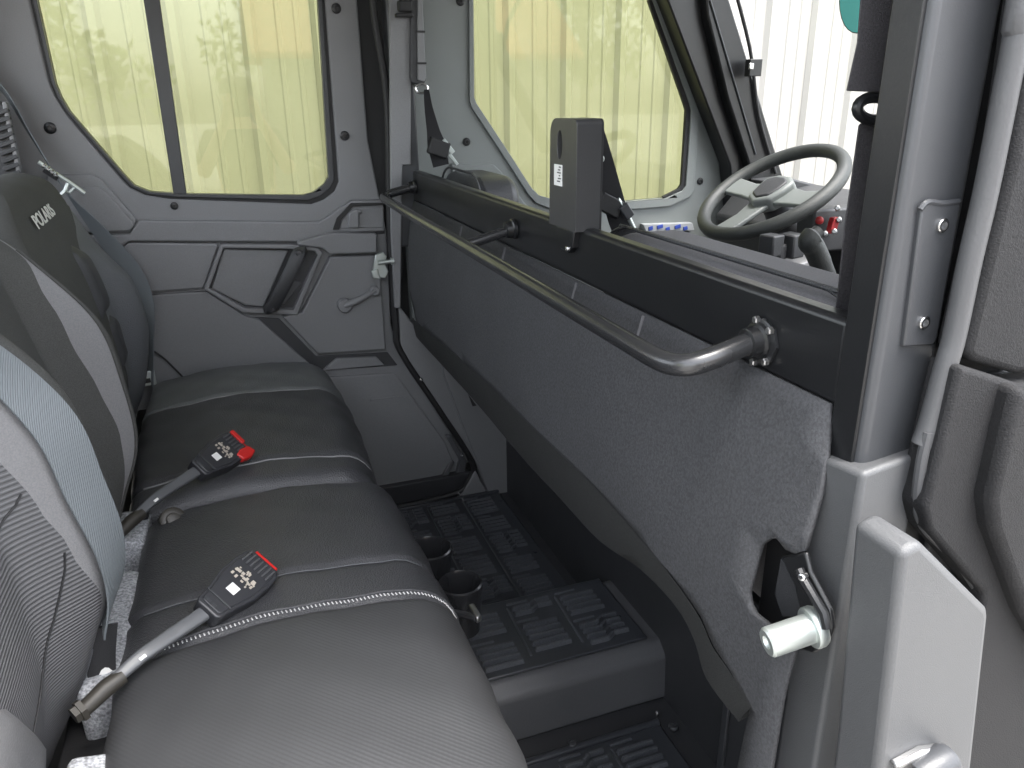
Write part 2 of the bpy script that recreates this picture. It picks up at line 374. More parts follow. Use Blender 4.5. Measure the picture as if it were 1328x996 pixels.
# ------------------------------------------------------------------ far rear door
def extend(a, b, z):          # carry the line a->b on to height z
    t = (z-a.z)/(b.z-a.z); return a+(b-a)*t
door = thing('rear_door', 'dark grey moulded rear door with two-pane window and pull handle', 'door', (.1, YD, ZF))
hole = PY([(39, 0), (64, 106), (72, 126), (84, 145), (157, 231), (168, 243), (188, 253), (219, 258), (404, 265), (420, 259), (434, 248), (439, 236), (421, 0)], YD)
hole = [extend(hole[1], hole[0], .37)]+hole[1:-1]+[extend(hole[-2], hole[-1], .37)]
gl = PY([(47, 0), (71, 108), (79, 127), (90, 145), (164, 231), (174, 241), (194, 249), (231, 252), (394, 254), (408, 250), (421, 240), (427, 230), (413, 0)], YD)
gl = [extend(gl[1], gl[0], .36)]+gl[1:-1]+[extend(gl[-2], gl[-1], .36)]
e = PY([(501, 300), (507, 420), (514, 450), (606, 596), (600, 620), (515, 646)], YD)
outer = [V((-.55, YD, .45)), V((.362, YD, .45)), V((.364, YD, -.1))]+e+[V((-.1, YD, -1.07)), V((-.55, YD, -.6))]
dpan = slab('door_panel', outer, (0, .045, 0), 'plastic', door, holes=[hole], bevel=.004)
slab('window_gasket', [p+V((0, .004, 0)) for p in hole], (0, .03, 0), 'rubber', door, holes=[[p+V((0, .004, 0)) for p in gl]], bevel=0)
inn = [a.lerp(b, .5) for a, b in zip(hole, gl)]
slab('window_seal', [p+V((0, -.003, 0)) for p in inn], (0, .02, 0), 'tube', door, holes=[[p.lerp(q, -.1)+V((0, -.003, 0)) for p, q in zip(gl, hole)]], bevel=.0025)
gy = lambda ps, d: [V((p.x, YD+d, p.z)) for p in ps]
dv = PY([(186, 0), (207, 0), (242, 252), (225, 252)], YD+.004)
dv[0] = extend(dv[3], dv[0], .37); dv[1] = extend(dv[2], dv[1], .37)
slab('window_divider', dv, (0, .02, 0), 'tube', door, bevel=.002)
def split_x(poly, keep_left):
    # halves of the glass either side of the divider
    a, b = (dv[0]+dv[1])/2, (dv[2]+dv[3])/2; out = []
    sx = lambda p: (p.x-(b.x+(a.x-b.x)*(p.z-b.z)/(a.z-b.z)))*(1 if keep_left else -1)
    for i in range(len(poly)):
        p, q = poly[i], poly[(i+1) % len(poly)]; s0, s1 = sx(p), sx(q)
        if s0 <= 0: out.append(p)
        if s0*s1 < 0: out.append(p+(q-p)*(s0/(s0-s1)))
    return out
slab('window_pane', gy(split_x(gl, True), .012), (0, .005, 0), 'glass', door, bevel=0, smooth=False)
slab('window_pane', gy(split_x(gl, False), .0185), (0, .005, 0), 'glass', door, bevel=0, smooth=False)
for p, r_ in (((65, 166), .0125), ((436, 11), .0115), ((447, 176), .0115), ((226, 267), .009), ((475, 519), .009)):
    screw(ony(p, YD-.001), (0, -1, 0), r_, door)
# mouldings, each standing proud of the door skin
T = .012
def raised(name, px, th, m='plastic', bev=.004, parent=door, base=YD):
    return slab(name, PY(px, base-th), (0, th+.004, 0), m, parent, bevel=bev, seg=3)
raised('moulded_pad', [(60, 226), (118, 226), (130, 231), (176, 283), (176, 293), (168, 302), (60, 302)], .010)
raised('moulded_pad', [(80, 243), (128, 243), (136, 247), (172, 287), (174, 294), (168, 300), (80, 304)], .016)
raised('sill_rail', [(100, 306), (168, 304), (180, 286), (414, 288), (456, 260), (497, 259), (499, 300), (430, 302), (388, 314), (168, 313), (154, 322), (100, 322)], .016)
lr = raised('latch_recess_rim', [(432, 298), (437, 283), (455, 264), (497, 263), (498, 266), (458, 268), (443, 285), (440, 298)], .022, 'rubber', .001)
raised('latch_recess', [(440, 297), (443, 286), (458, 269), (498, 268), (498, 296)], .018, 'plastic')
raised('lock_lever', [(452, 296), (452, 277), (462, 271), (470, 273), (470, 277), (466, 277), (466, 296)], .03)
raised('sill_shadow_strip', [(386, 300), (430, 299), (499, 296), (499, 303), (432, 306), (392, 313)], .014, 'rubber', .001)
raised('armrest_block', [(386, 314), (430, 302), (489, 303), (489, 328), (428, 330), (418, 322), (386, 318)], .035, 'plastic', .006)
raised('moulded_panel', [(158, 322), (166, 315), (281, 316), (283, 320), (264, 374), (188, 380), (176, 380)], .016)
raised('moulded_panel', [(160, 384), (190, 383), (264, 378), (268, 378), (318, 410), (336, 414), (408, 478), (420, 490), (512, 484), (578, 574), (588, 600), (575, 616), (520, 630), (160, 660)], .010)
rp = raised('front_panel', [(428, 333), (489, 331), (494, 360), (501, 454), (412, 460), (366, 411), (392, 405)], .022, 'plastic', .005)
raised('diagonal_band', [(320, 411), (362, 413), (410, 462), (503, 457), (516, 474), (404, 482)], .004, 'plastic_dark', .003)
raised('band_step', [(418, 481), (436, 465), (488, 463), (499, 474)], .012, 'plastic', .003)
# pull-handle pocket: dark rim, recessed floor and the strap
pk = slab('handle_pocket_rim', PY([(286, 317), (376, 317), (412, 321), (419, 328), (386, 409), (314, 406), (264, 375)], YD-.026), (0, .03, 0), 'plastic', door,
          holes=[PY([(290, 322), (372, 323), (408, 326), (411, 331), (381, 402), (318, 400), (271, 374)], YD-.026)], bevel=.003)
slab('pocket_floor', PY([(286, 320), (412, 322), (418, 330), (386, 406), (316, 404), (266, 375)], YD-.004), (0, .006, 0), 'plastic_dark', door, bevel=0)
slab('pocket_panel', PY([(290, 323), (374, 325), (342, 398), (318, 396), (274, 374)], YD-.012), (0, .01, 0), 'plastic', door, bevel=.003)
slab('pocket_panel', PY([(374, 362), (392, 366), (370, 394), (362, 394)], YD-.009), (0, .006, 0), 'pillar_cover', door, bevel=.002)
ha, hb2 = ony((388, 328), YD-.055), ony((352, 400), YD-.055)
hd = ribbon('pull_handle', [ha+V((.004, .03, 0)), ha, ha.lerp(hb2, .5)+V((0, -.012, 0)), hb2, hb2+V((0, .03, 0))], [V((1, 0, .3))]*5, .032, 'plastic_dark', door, th=.012, bevel=.003)
for c_ in (ha, hb2): screw(c_+V((0, -.009, 0)), (0, -1, 0), .009, hd, 'buckle', 'handle_screw')
# inside latch lever
la, lb = ony((447, 396), YD-.03), ony((486, 377), YD-.034)
lv = thing('latch_lever', 'grey moulded latch lever with round ends on front of rear door', 'lever', la)
tube('lever_arm', spline([la+V((0, -.004, 0)), la.lerp(lb, .5)+V((0, -.01, 0)), lb], 5), [.009]*5+[.008]*6, 'plastic', lv, seg=12)
lathe('lever_boss', la, (0, -1, 0), [(-.012, .019), (.006, .019), (.01, .016), (.011, .008), (.011, .001)], 'plastic', lv)
lathe('lever_knob', lb, (0, -1, 0), [(-.006, .013), (.006, .013), (.009, .0105), (.009, .007), (.007, .006), (.007, .001)], 'plastic', lv)
# lower door with its raised border near the sill
raised('lower_border', [(520, 640), (590, 622), (596, 598), (578, 566), (584, 564), (606, 598), (600, 632), (520, 655)], .014, 'plastic_step', .004)
raised('lower_rib', [(516, 632), (572, 620), (586, 596), (590, 600), (577, 626), (518, 640)], .018, 'plastic_step', .004)
raised('groove_line', [(480, 518), (526, 513), (526, 516), (480, 521)], .012, 'plastic', .001)
# striker and latch at the door's front edge
st = thing('door_striker', 'bright zinc latch jaw with pin at the front edge of rear door', 'latch', ony((500, 345), 1.95))
lathe('striker_pin', ony((490, 341), 1.95), (1, 0, .05), [(0, .006), (.034, .006), (.034, .0095), (.041, .0095)], 'zinc', st)
slab('latch_jaw', PY([(484, 350), (487, 331), (497, 327), (502, 333), (498, 340), (504, 352), (500, 361), (488, 360)], 1.955), (0, .012, 0), 'zinc', st, bevel=.002)
slab('latch_hook', PY([(482, 352), (490, 349), (494, 362), (484, 361)], 1.945), (0, .01, 0), 'zinc', st, bevel=.002)
slab('striker_bracket', PY([(511, 322), (519, 318), (524, 338), (521, 362), (512, 358)], 1.95), (0, .015, 0), 'black', st, bevel=.002)
# door seal line round the front and bottom of the opening
tube('door_seal', spline([V((.39, 1.975, .46)), V((.39, 1.975, .2))]+PY([(502, 130), (506, 300), (513, 420), (520, 456), (566, 526), (612, 598), (608, 622), (590, 640), (515, 658)], 1.97), 5), .009, 'rubber', cab, seg=10)
for p in ((546, 492), (599, 590), (595, 640), (569, 656)):
    screw(ony(p, 1.962), (0, -1, 0), .005, cab, 'steel', 'seal_clip')
# wire that runs down behind the far belt
tube('wire', spline(PY([(200, 456), (214, 466), (236, 488), (243, 496)], 2.0), 5), .0022, 'rubber', cab, seg=6)

# ------------------------------------------------------------------ far front door
YF = 2.05
fd = thing('front_door', 'grey front door with one large green-tinted window beside steering wheel', 'door', (.9, YF, ZF))
h2 = PY([(607, 0), (608, 132), (611, 140), (655, 207), (684, 252), (694, 263), (712, 270), (820, 271), (868, 267), (893, 255), (898, 247), (906, 140), (902, 128), (853, 0)], YF)
h2 = [extend(h2[1], h2[0], .37)]+h2[1:-1]+[extend(h2[-2], h2[-1], .37)]
g2 = PY([(613, 0), (614, 126), (617, 134), (661, 201), (688, 243), (698, 253), (716, 258), (816, 261), (862, 257), (884, 247), (888, 241), (895, 143), (893, 134), (845, 0)], YF)
g2 = [extend(g2[1], g2[0], .36)]+g2[1:-1]+[extend(g2[-2], g2[-1], .36)]
o2 = [V((.455, YF, .45)), V((1.11, YF, .45)), V((1.29, YF, .18)), V((1.52, YF, -.26)), V((1.5, YF, -1.05)), V((.455, YF, -1.05))]
slab('door_panel', o2, (0, .045, 0), 'plastic_front', fd, holes=[h2], bevel=.004)
slab('window_seal', [p+V((0, -.008, 0)) for p in h2], (0, .03, 0), 'plastic_front', fd, holes=[[p+V((0, -.008, 0)) for p in g2]], bevel=.005, seg=3)
slab('window_gasket', PY([(862, 258), (884, 249), (889, 243), (896, 143), (894, 134), (847, 0), (841, 0), (888, 136), (890, 143), (884, 239), (880, 245), (860, 255)], YF-.002), (0, .012, 0), 'rubber', fd, bevel=.001)
slab('window_pane', gy(g2, .036), (0, .005, 0), 'glass', fd, bevel=0, smooth=False)
for p in ((605, 184), (597, 2), (908, 235)): screw(ony(p, YF-.001), (0, -1, 0), .0105, fd)
raised('moulded_pad', [(585, 212), (640, 213), (650, 222), (680, 262), (700, 285), (760, 287), (760, 330), (600, 330)], .008, 'plastic_front', .004, fd, YF)
raised('switch_plate', [(834, 291), (898, 289), (901, 299), (838, 301)], .02, 'panelpale', .002, fd, YF)
for i, p in enumerate(((844, 296), (856, 294), (866, 297), (879, 294), (889, 296))):
    q = ony(p, YF-.0215); obox('printed_symbol', q, (V((1, 0, .2)).normalized(), V((0, 1, 0)), V((-.2, 0, 1)).normalized()), (.007+.003*(i % 2), .0012, .0055), 'blue', fd, bevel=.0005)

# ------------------------------------------------------------------ seat builder
def cushion(seat, y0, y1, x0, x1, zt, regions, seams, crown=.012, r=.035, back_drop=.03):
    """one padded squab; regions = [(name, material, from y, to y)]"""
    path = []
    path += [V((x0, 0, zt-.10)), V((x0, 0, zt-.045))]
    for i in range(1, 6): a = i/5*math.pi/2; path.append(V((x0+.03-.03*math.cos(a), 0, zt-.03-.012+.03*math.sin(a))))
    nx = 14
    for i in range(1, nx):
        t = i/nx; path.append(V((x0+.03+(x1-.075-x0-.03)*t, 0, zt-.012+.016*math.sin(math.pi*min(1, t*.9))+.0*t)))
    rr = .075
    for i in range(0, 9): a = i/8*R(100); path.append(V((x1-rr+rr*math.sin(a), 0, zt-.012+.005-rr+rr*math.cos(a))))
    path.append(V((x1-.012, 0, zt-.16))); path.append(V((x1-.05, 0, zt-.17)))
    n = len(path); nor = []
    for i in range(n):
        t = (path[min(i+1, n-1)]-path[max(i-1, 0)]).normalized(); nor.append(V((-t.z, 0, t.x)))
    ys = set()
    for s in seams+[a for q in regions for a in q[2:4]]: ys.update([s, s-.003, s+.003, s-.008, s+.008, s-.016, s+.016])
    k = 40
    for i in range(k+1): ys.add(y0+(y1-y0)*i/k)
    for i in range(9): ys.add(y0+r*(1-math.cos(i/8*math.pi/2))); ys.add(y1-r*(1-math.cos(i/8*math.pi/2)))
    ys = sorted(round(y, 5) for y in ys if y0-1e-6 <= y <= y1+1e-6)
    ys = [y for i, y in enumerate(ys) if i == 0 or y-ys[i-1] > .0008]
    def pt(i, y):
        d = min(y-y0, y1-y); ins = 0
        if d < r: t = (r-d)/r; ins = r*(1-math.sqrt(max(0, 1-t*t)))
        dd = min(abs(y-s) for s in seams) if seams else 1
        ins += .006*math.exp(-(dd/.007)**2)
        u = (y-y0)/(y1-y0); c = crown*math.sin(math.pi*u)
        p = path[i]; wr = .0012*math.sin(p.x*37+y*61)+.0009*math.sin(p.x*83-y*47)
        return V((p.x, y, p.z))+nor[i]*(c+wr-ins)
    for name, m, a, b in regions:
        idx = [j for j, y in enumerate(ys) if a-.0005 <= y <= b+.0005]
        # make sure neighbours share their border row
        v, f = [], []
        for j in idx:
            for i in range(n): v.append(pt(i, ys[j]))
        for j in range(len(idx)-1):
            for i in range(n-1): f.append((j*n+i, j*n+i+1, (j+1)*n+i+1, (j+1)*n+i))
        if idx[0] == 0: f.append(tuple(range(n)))
        if idx[-1] == len(ys)-1: f.append(tuple(range((len(idx)-1)*n, len(idx)*n)))
        mk(name, v, f, m, seat, angle=60)
    return lambda y, i0=5, i1=None: [pt(i, y)+nor[i]*.0015 for i in range(i0, i1 or n-3)]
def backrest(seat, ya, yb, cen, bol, bands, headw=1., headstart=.62, edge=.05, ntt=60, bw=.30, flat_head=0.):
    """padded back: cen and bol are (x, z) outlines of its middle and of its side bolsters;
    bands = [(name, material, border(t) on its far side)] from s=-1 outwards"""
    cs = spline([V((a, 0, b)) for a, b in cen], 8); bs = spline([V((a, 0, b)) for a, b in bol], 8)
    ym = (ya+yb)/2; hw = (yb-ya)/2
    def pt(v, t):
        s = 2*v-1; a = abs(s)
        b = smooth01((a-(1-bw-.2))/.3)
        if flat_head: b *= 1-smooth01((t-flat_head)/.12)
        p = interp(cs, t).lerp(interp(bs, t), b)
        ed = min(1, max(0, (a-(1-.16))/.16)); roll = edge*(1-math.sqrt(max(0, 1-ed*ed)))
        wh = 1 if t < headstart else 1-(1-headw)*smooth01((t-headstart)/(1-headstart)*1.3)
        wr = .001*math.sin(t*31+v*17)+.0012*math.sin(t*13-v*9)
        return V((p.x-roll+wr, ym+s*hw*wh, p.z-roll*.2))
    lo = lambda t: -1.
    for nm, m, hi in bands:
        n_ = max(4, int(40*abs(hi(.4)-lo(.4)))); v = []; f = []
        for i in range(n_+1):
            for j in range(ntt+1):
                t = j/ntt; sv = lo(t)+(hi(t)-lo(t))*i/n_; v.append(pt((sv+1)/2, t))
        q = ntt+1
        for i in range(n_):
            for j in range(ntt): f.append((i*q+j, (i+1)*q+j, (i+1)*q+j+1, i*q+j+1))
        o = mk(nm, v, f, m, seat, angle=70)
        uv = o.data.uv_layers.new(name='cloth'); L_ = o.data.loops
        for k in range(len(L_)):
            i, j = divmod(L_[k].vertex_index, q); t = j/ntt; uv.data[k].uv = ((lo(t)+(hi(t)-lo(t))*i/n_)*hw, t*.75)
        lo = hi
    nv = 64; F = []; K = []; f = []
    for i in range(0, nv+1, 4):
        for j in range(0, ntt+1, 4):
            p = pt(i/nv, j/ntt); q = V((p.x-.008-.05*smooth01((1-abs(2*i/nv-1))*5), p.y, p.z-.003)); F.append(q)
            K.append(V((min(q.x-.02, -.40-.05*smooth01(j/ntt*3)), q.y, q.z)))
    nj = ntt//4+1; ni = nv//4+1; N = len(F)
    for i in range(ni-1):
        for j in range(nj-1):
            a, b, c, d = i*nj+j, (i+1)*nj+j, (i+1)*nj+j+1, i*nj+j+1
            f.append((a, b, c, d)); f.append((N+d, N+c, N+b, N+a))
    for i in range(ni-1):
        for j in (0, nj-1): a, b = i*nj+j, (i+1)*nj+j; f.append((a, b, N+b, N+a))
    for j in range(nj-1):
        for i in (0, ni-1): a, b = i*nj+j, i*nj+j+1; f.append((a, b, N+b, N+a))
    mk('back_shell', F+K, f, 'plastic_dark', seat)
    return pt
def curve(*kn):          # smooth border through (t, s) knots
    def g(t):
        if t <= kn[0][0]: return kn[0][1]
        for (a, b), (c, d) in zip(kn, kn[1:]):
            if t <= c: return b+(d-b)*smooth01((t-a)/(c-a))
        return kn[-1][1]
    return g
def const(c): return lambda t: c
def soft_pad(name, pt, s0, s1, t0, t1, lift, m, parent, n=16):
    """a raised pad on a backrest; s0, s1 are numbers, t0, t1 functions of s"""
    v, f = [], []
    for i in range(n+1):
        s = s0+(s1-s0)*i/n
        for j in range(n+1):
            t = t0(s)+(t1(s)-t0(s))*j/n; d = min(i, n-i, j, n-j)/n; h = lift*math.sqrt(min(1, d*5))-.002
            p, du, dt, nn = surf_frame(pt, (s+1)/2, t)
            if nn.x < 0: nn = -nn
            v.append(p+nn*h)
    q = n+1
    for i in range(n):
        for j in range(n): f.append((i*q+j, (i+1)*q+j, (i+1)*q+j+1, i*q+j+1))
    return mk(name, v, f, m, parent, angle=80)
def surf_frame(pt, v, t):
    c = pt(v, t); du = (pt(v+.02, t)-pt(v-.02, t)).normalized(); dt = (pt(v, t+.02)-pt(v, t-.02)).normalized(); n = du.cross(dt).normalized(); dt = n.cross(du); return c, du, dt, n
def piping(name, pts, r_, m, parent): return tube(name, pts, r_, m, parent, seg=8)
def stitches(name, pts, m, parent, step=.0052, ln=.0042, r_=.0009):
    """a row of short threads, joined"""
    v, f = [], []; acc = 0
    P = [V(p) for p in pts]
    for a, b in zip(P, P[1:]):
        L = (b-a).length; d = (b-a)/max(L, 1e-6); pos = (-acc) % step
        while pos < L:
            c = a+d*pos; s = d.cross(V((0, 0, 1))).normalized()*.0025
            vv, ff = tubedata([c-s, c+s+d*.0012], r_, 4); k = len(v); v += vv; f += [tuple(x+k for x in q) for q in ff]; pos += step
        acc = (acc+L) % step
    return mk(name, v, f, m, parent, kind='stuff')

CEN = [(-.285, -.72), (-.262, -.66), (-.245, -.58), (-.238, -.50), (-.246, -.40), (-.268, -.30), (-.300, -.19), (-.325, -.14), (-.37, -.125), (-.42, -.15)]
BOL = [(-.27, -.72), (-.238, -.66), (-.203, -.58), (-.172, -.50), (-.168, -.40), (-.186, -.30), (-.245, -.215), (-.30, -.165), (-.36, -.15), (-.42, -.17)]
CENF = [(-.285, -.72), (-.262, -.66), (-.245, -.58), (-.242, -.50), (-.252, -.40), (-.272, -.30), (-.303, -.19), (-.325, -.14), (-.37, -.125), (-.42, -.15)]
BOLF = [(-.27, -.72), (-.24, -.66), (-.214, -.58), (-.200, -.50), (-.202, -.42), (-.225, -.35), (-.275, -.29), (-.315, -.21), (-.36, -.14), (-.42, -.16)]
ZS = -.62
# far single seat
s1 = thing('bench_seat', 'black single rear seat with logo backrest next to rear door', 'car seat', (0, 1.6, ZF), 'rear seats')
row = cushion(s1, 1.262, 1.955, -.215, .205, ZS, [('cushion_bolster', 'leather', 1.262, 1.345), ('cushion_insert', 'leather', 1.345, 1.70), ('cushion_bolster', 'leather_grey', 1.70, 1.955)], [1.345, 1.70])
for y_ in (1.345, 1.70): piping('piping', row(y_, 5), .0019, 'piping', s1)
far_pt = backrest(s1, 1.285, 1.955, CENF, BOLF, [('back_edge', 'fabric_dark', const(-.86)), ('back_insert', 'fabric_dark', curve((.2, .45), (.45, .30), (.57, .36), (.68, .97))), ('back_bolster', 'leather_grey', const(1.))], headw=.46, headstart=.50, flat_head=.52)
soft_pad('lumbar_pad', far_pt, .10, .40, lambda s: .44, lambda s: .60-abs(s-.2)*.12, .014, 'fabric', s1)
soft_pad('lumbar_pad', far_pt, .28, .50, lambda s: .30, lambda s: .43-abs(s-.38)*.15, .012, 'fabric', s1)
box('seat_base', (-.20, 1.28, ZF), (.13, 1.94, ZS-.10), 'plastic_dark', s1)
# logo on the head pad
lm = text_mesh('POLARIS', .052, .0004, .0009)
c, du, dt, n_ = surf_frame(far_pt, .455, .665)
if n_.x < 0: n_ = -n_
zz = c.z
lm.transform(Matrix.Translation(c+n_*.004) @ Matrix((du, dt, n_)).transposed().to_4x4() @ Matrix.Diagonal((1.02, .62, 1, 1)))
link('printed_logo', lm, 'logo', s1, smooth=False)

# near double seat
s2 = thing('bench_seat', 'wide black rear seat with stitched squab under both belt buckles', 'car seat', (0, .8, ZF), 'rear seats')
row2 = cushion(s2, .30, 1.25, -.185, .222, ZS, [('cushion_insert', 'fabric', .30, .855), ('cushion_bolster', 'leather', .855, 1.25)], [.855, .952])
piping('piping', row2(.953, 5), .0010, 'leather_grey', s2)
stitches('stitching', row2(.862, 5), 'thread', s2)
piping('piping', row2(.8665, 5), .0016, 'leather', s2)
box('seat_base', (-.18, .33, ZF), (.13, 1.23, ZS-.10), 'plastic_dark', s2)
mid_pt = backrest(s2, .885, 1.245, CEN, BOL, [('back_edge', 'fabric_dark', const(-.9)), ('back_insert', 'fabric_dark', curve((.2, .82), (.36, .765), (.45, .74), (.53, .72), (.60, .73), (.70, .81))),
    ('back_bolster', 'felt', const(.83)), ('back_edge', 'fabric_dark', const(1.))], bw=.22)
near_pt = backrest(s2, .36, .885, CEN, BOL, [('back_edge', 'fabric_dark', const(-.9)), ('back_insert', 'fabric_rib', curve((.18, .86), (.29, .82), (.40, .745), (.46, .72), (.55, .69), (.7, .68))),
    ('back_bolster', 'felt', const(.885)), ('back_edge', 'fabric_dark', const(1.))], bw=.22)
soft_pad('lower_bolster', near_pt, -.85, .60, lambda s: .02, lambda s: .36-(s-.10)*.5 if s > .1 else .36, .016, 'leather_pale', s2)
def seam_on(pt, pairs, name, r_, m, parent, lift=.0012): return tube(name, [pt(a[0]+(b[0]-a[0])*k/24, a[1]+(b[1]-a[1])*k/24)+V((lift, 0, 0)) for a, b in zip(pairs, pairs[1:]) for k in range(24)], r_, m, parent, seg=8)
seam_on(mid_pt, [(.915, .15), (.915, .3), (.915, .45), (.915, .6), (.912, .72)], 'piping', .0022, 'fabric_dark', s2)
seam_on(near_pt, [(.9425, .10), (.9425, .25), (.9425, .45), (.9425, .6), (.94, .72)], 'piping', .0018, 'leather_grey', s2)
seam_on(near_pt, [(.865, .40), (.86, .38), (.835, .32), (.80, .26), (.69, .21), (.6, .19)], 'seam', .0012, 'rubber', s2)
seam_on(near_pt, [(.85, .485), (.84, .475), (.80, .455), (.74, .44)], 'seam', .0012, 'rubber', s2)
# speckled pads in the gap between squab and backs
for a, b in ((.40, .735), (.835, 1.09), (1.165, 1.275)):
    slab('gap_pad', [(-.235, a, ZS-.012), (-.183, a, ZS-.018), (-.180, b, ZS-.018), (-.225, b, ZS-.010)], (0, 0, -.09), 'speckle', s2, bevel=.01, seg=3)
box('gap_frame', (-.26, .36, ZS-.16), (-.18, 1.95, ZS-.085), 'rubber', s2)
box('strap_slot', (-.195, 1.235, ZS-.017), (-.18, 1.262, ZS-.004), 'rubber', s2, bevel=.002)

# ------------------------------------------------------------------ belt buckles
def buckle(label, base, tip, back, red_side):
    """stalk from the seat gap up to the buckle: base = anchor, back/tip = rear and front ends of the housing"""
    t = thing('belt_buckle', label, 'buckle', base, 'rear belt buckles')
    ax = (tip-back); L = ax.length; ax.normalize(); up = V((0, 0, 1)); sd_ = ax.cross(up).normalized(); up = sd_.cross(ax).normalized()
    # roll the broad face towards the door opening
    up = (-back.normalized()*.75+V((0, 0, 1))*.25); up = (up-ax*up.dot(ax)).normalized(); sd_ = ax.cross(up).normalized()
    def P(a, s, h): return back+ax*(a*L)+sd_*s+up*h
    W_ = .0305
    outline = [(0, -.5), (.04, -.62), (.16, -.68), (.5, -.98), (.78, -1.), (.93, -.92), (1, -.74), (1, .74), (.93, .92), (.78, 1.), (.5, .98), (.16, .68), (.04, .62), (0, .5)]
    slab('housing', [P(a, s*W_, .012) for a, s in outline], up*-.024, 'buckle', t, bevel=.005, seg=4)
    slab('top_plate', [P(a*.9+.05, s*W_*.84, .0135) for a, s in outline], up*-.004, 'buckle', t, bevel=.0015)
    obox('ridge', P(.19, 0, .0145), (ax, sd_, up), (.0012, W_*.66, .0012), 'tube', t, bevel=.0005)
    bt = slab('button', [P(1.0-.005, s*W_, h) for s, h in ((-.62, -.005), (.62, -.005), (.62, .0085), (-.62, .0085))], ax*.006, 'red', t, bevel=.0015)
    for i in range(7):
        obox('grip_rib', P(.86, (-.66+i*.22)*W_, .0142), (ax, sd_, up), (L*.085, .0011, .0012), 'pillar_cover', t, bevel=.0004)
    lathe('eyelet', P(.91, -W_*.66, .013), up, [(0, .0032), (.0014, .0032), (.0018, .0025), (.0012, .0018), (.0012, .0002)], 'rubber', t, seg=12)
    obox('label_square', P(.40, W_*.05, .0140), (ax, sd_, up), (.0062, .0068, .0004), 'white', t, bevel=0)
    rb = random.Random(3); k = 0
    for _ in range(34):
        a = .50+.20*rb.random(); s = -.55+1.1*rb.random()
        if abs(s) > .6-abs(a-.6)*2: continue
        obox('printed_mark', P(a, s*W_, .01402+.00003*k), (ax, sd_, up), (.0007+.0016*rb.random(), .0008+.002*rb.random(), .0002), 'tan', t, bevel=0); k += 1
    for a, s in ((.09, -.25), (.09, .05)): obox('moulded_mark', P(a, s*W_, .0138), (ax, sd_, up), (.0018, .003, .0004), 'tube', t, bevel=0)
    if red_side:
        slab('red_tongue', [P(a, s*W_, .0155) for a, s in ((.70, .62), (.84, .45), (1.02, .55), (1.06, 1.05), (.92, 1.22), (.74, 1.1))], up*-.014, 'red', t, bevel=.003, seg=3)
        obox('red_strip', P(1.0, -.25*W_, .0135), (ax, sd_, up), (.004, W_*.5, .0025), 'red', t, bevel=.001)
    # stalk in its grey sheath
    m1 = base.lerp(back, .5)+V((0, 0, .006))
    ribbon('stalk', [base, base.lerp(back, .3)+V((0, 0, .006)), m1, back+ax*.012], [sd_]*4, [.013, .016, .0165, .019], 'sheath', t, th=.008, bevel=.002)
    q_ = base.lerp(back, .18)
    obox('sheath_tag', base.lerp(back, .33)+up*.012, ((back-base).normalized(), sd_, up), (.004, .002, .001), 'white', t, bevel=.0005)
    tube('anchor_boot', [base+(base-back).normalized()*.03+V((0, 0, -.006)), base, base.lerp(back, .16)], [.009, .0105, .0095], 'brass', t, seg=12)
    lathe('anchor_nut', base+(base-back).normalized()*.026+V((0, 0, -.004)), base-back, [(0, .013), (.006, .013), (.006, .010), (.012, .010)], 'brass', t, seg=6)
    return t
zb = ZS+.018
buckle('black belt buckle with red end button lying on the stitched squab', onz((137, 893), zb-.008), onz((341, 733), zb+.018), onz((265, 797), zb+.012), False)
buckle('black belt buckle with red tongue inserted on the single seat side', onz((170, 676), zb-.008), onz((308, 576), zb+.02), onz((254, 612), zb+.014), True)
# bolt head beside the second stalk
nb = ony((220, 661), 1.20)
nb = onz((220, 661), ZS+.004)
bt_ = lathe('seat_bolt', nb+V((0, .0, -.02)), (.25, -.75, .5), [(0, .02), (.012, .02), (.014, .017), (.014, .011), (.02, .0105), (.021, .008), (.021, .001)], 'brass', None, seg=18)
bt_['label'] = 'round brass bolt head in black collar between the two rear seat squabs'; bt_['category'] = 'bolt'
# small bottle-like belt guide near the first anchor
bg_ = onz((133, 862), ZS-.01)
gdn = thing('belt_guide', 'pale plastic belt guide in the gap behind stitched squab', 'belt guide', bg_)
lathe('guide_collar', bg_+V((0, 0, -.012)), (0, .2, 1), [(0, .013), (.014, .013), (.015, .011)], 'white', gdn)
lathe('guide_body', bg_+V((0, .004, .002)), (0, .25, 1), [(0, .0125), (.012, .0125), (.024, .009), (.028, .004)], 'sheath', gdn)

# ------------------------------------------------------------------ rear belts
b1 = thing('seat_belt', 'pale blue-grey belt webbing hung from hook beside rear door window', 'seat belt', ony((195, 490), 1.93), 'rear seat belts')
pts = [ony((-60, 60), 2.0), ony((0, 112), 1.985), ony((40, 176), 1.975), ony((84, 246), 1.965), ony((120, 290), 1.96), ony((165, 345), 1.95), ony((184, 385), 1.945), ony((192, 440), 1.945), ony((193, 500), 1.945)]
sd1 = [V((.35, -1, .2)), V((.35, -1, .1)), V((.3, -1, 0)), V((.25, -1, .2)), V((.7, -.6, .55)), V((1, -.15, .75)), V((1, -.1, .4)), V((.6, -.8, 0)), V((.5, -.9, 0))]
ribbon('webbing', pts, sd1, [.046, .046, .046, .022, .034, .046, .046, .046, .046], 'web', b1)
hk = [ony(p, 1.935) for p in ((50, 210), (72, 225), (92, 238), (110, 251))]
tube('hook_bar', spline(hk, 4), .0042, 'zinc', b1, seg=8)
tube('hook_arm', [ony((88, 238), 1.935), ony((84, 248), 1.93), ony((74, 257), 1.925)], .0042, 'zinc', b1, seg=8)
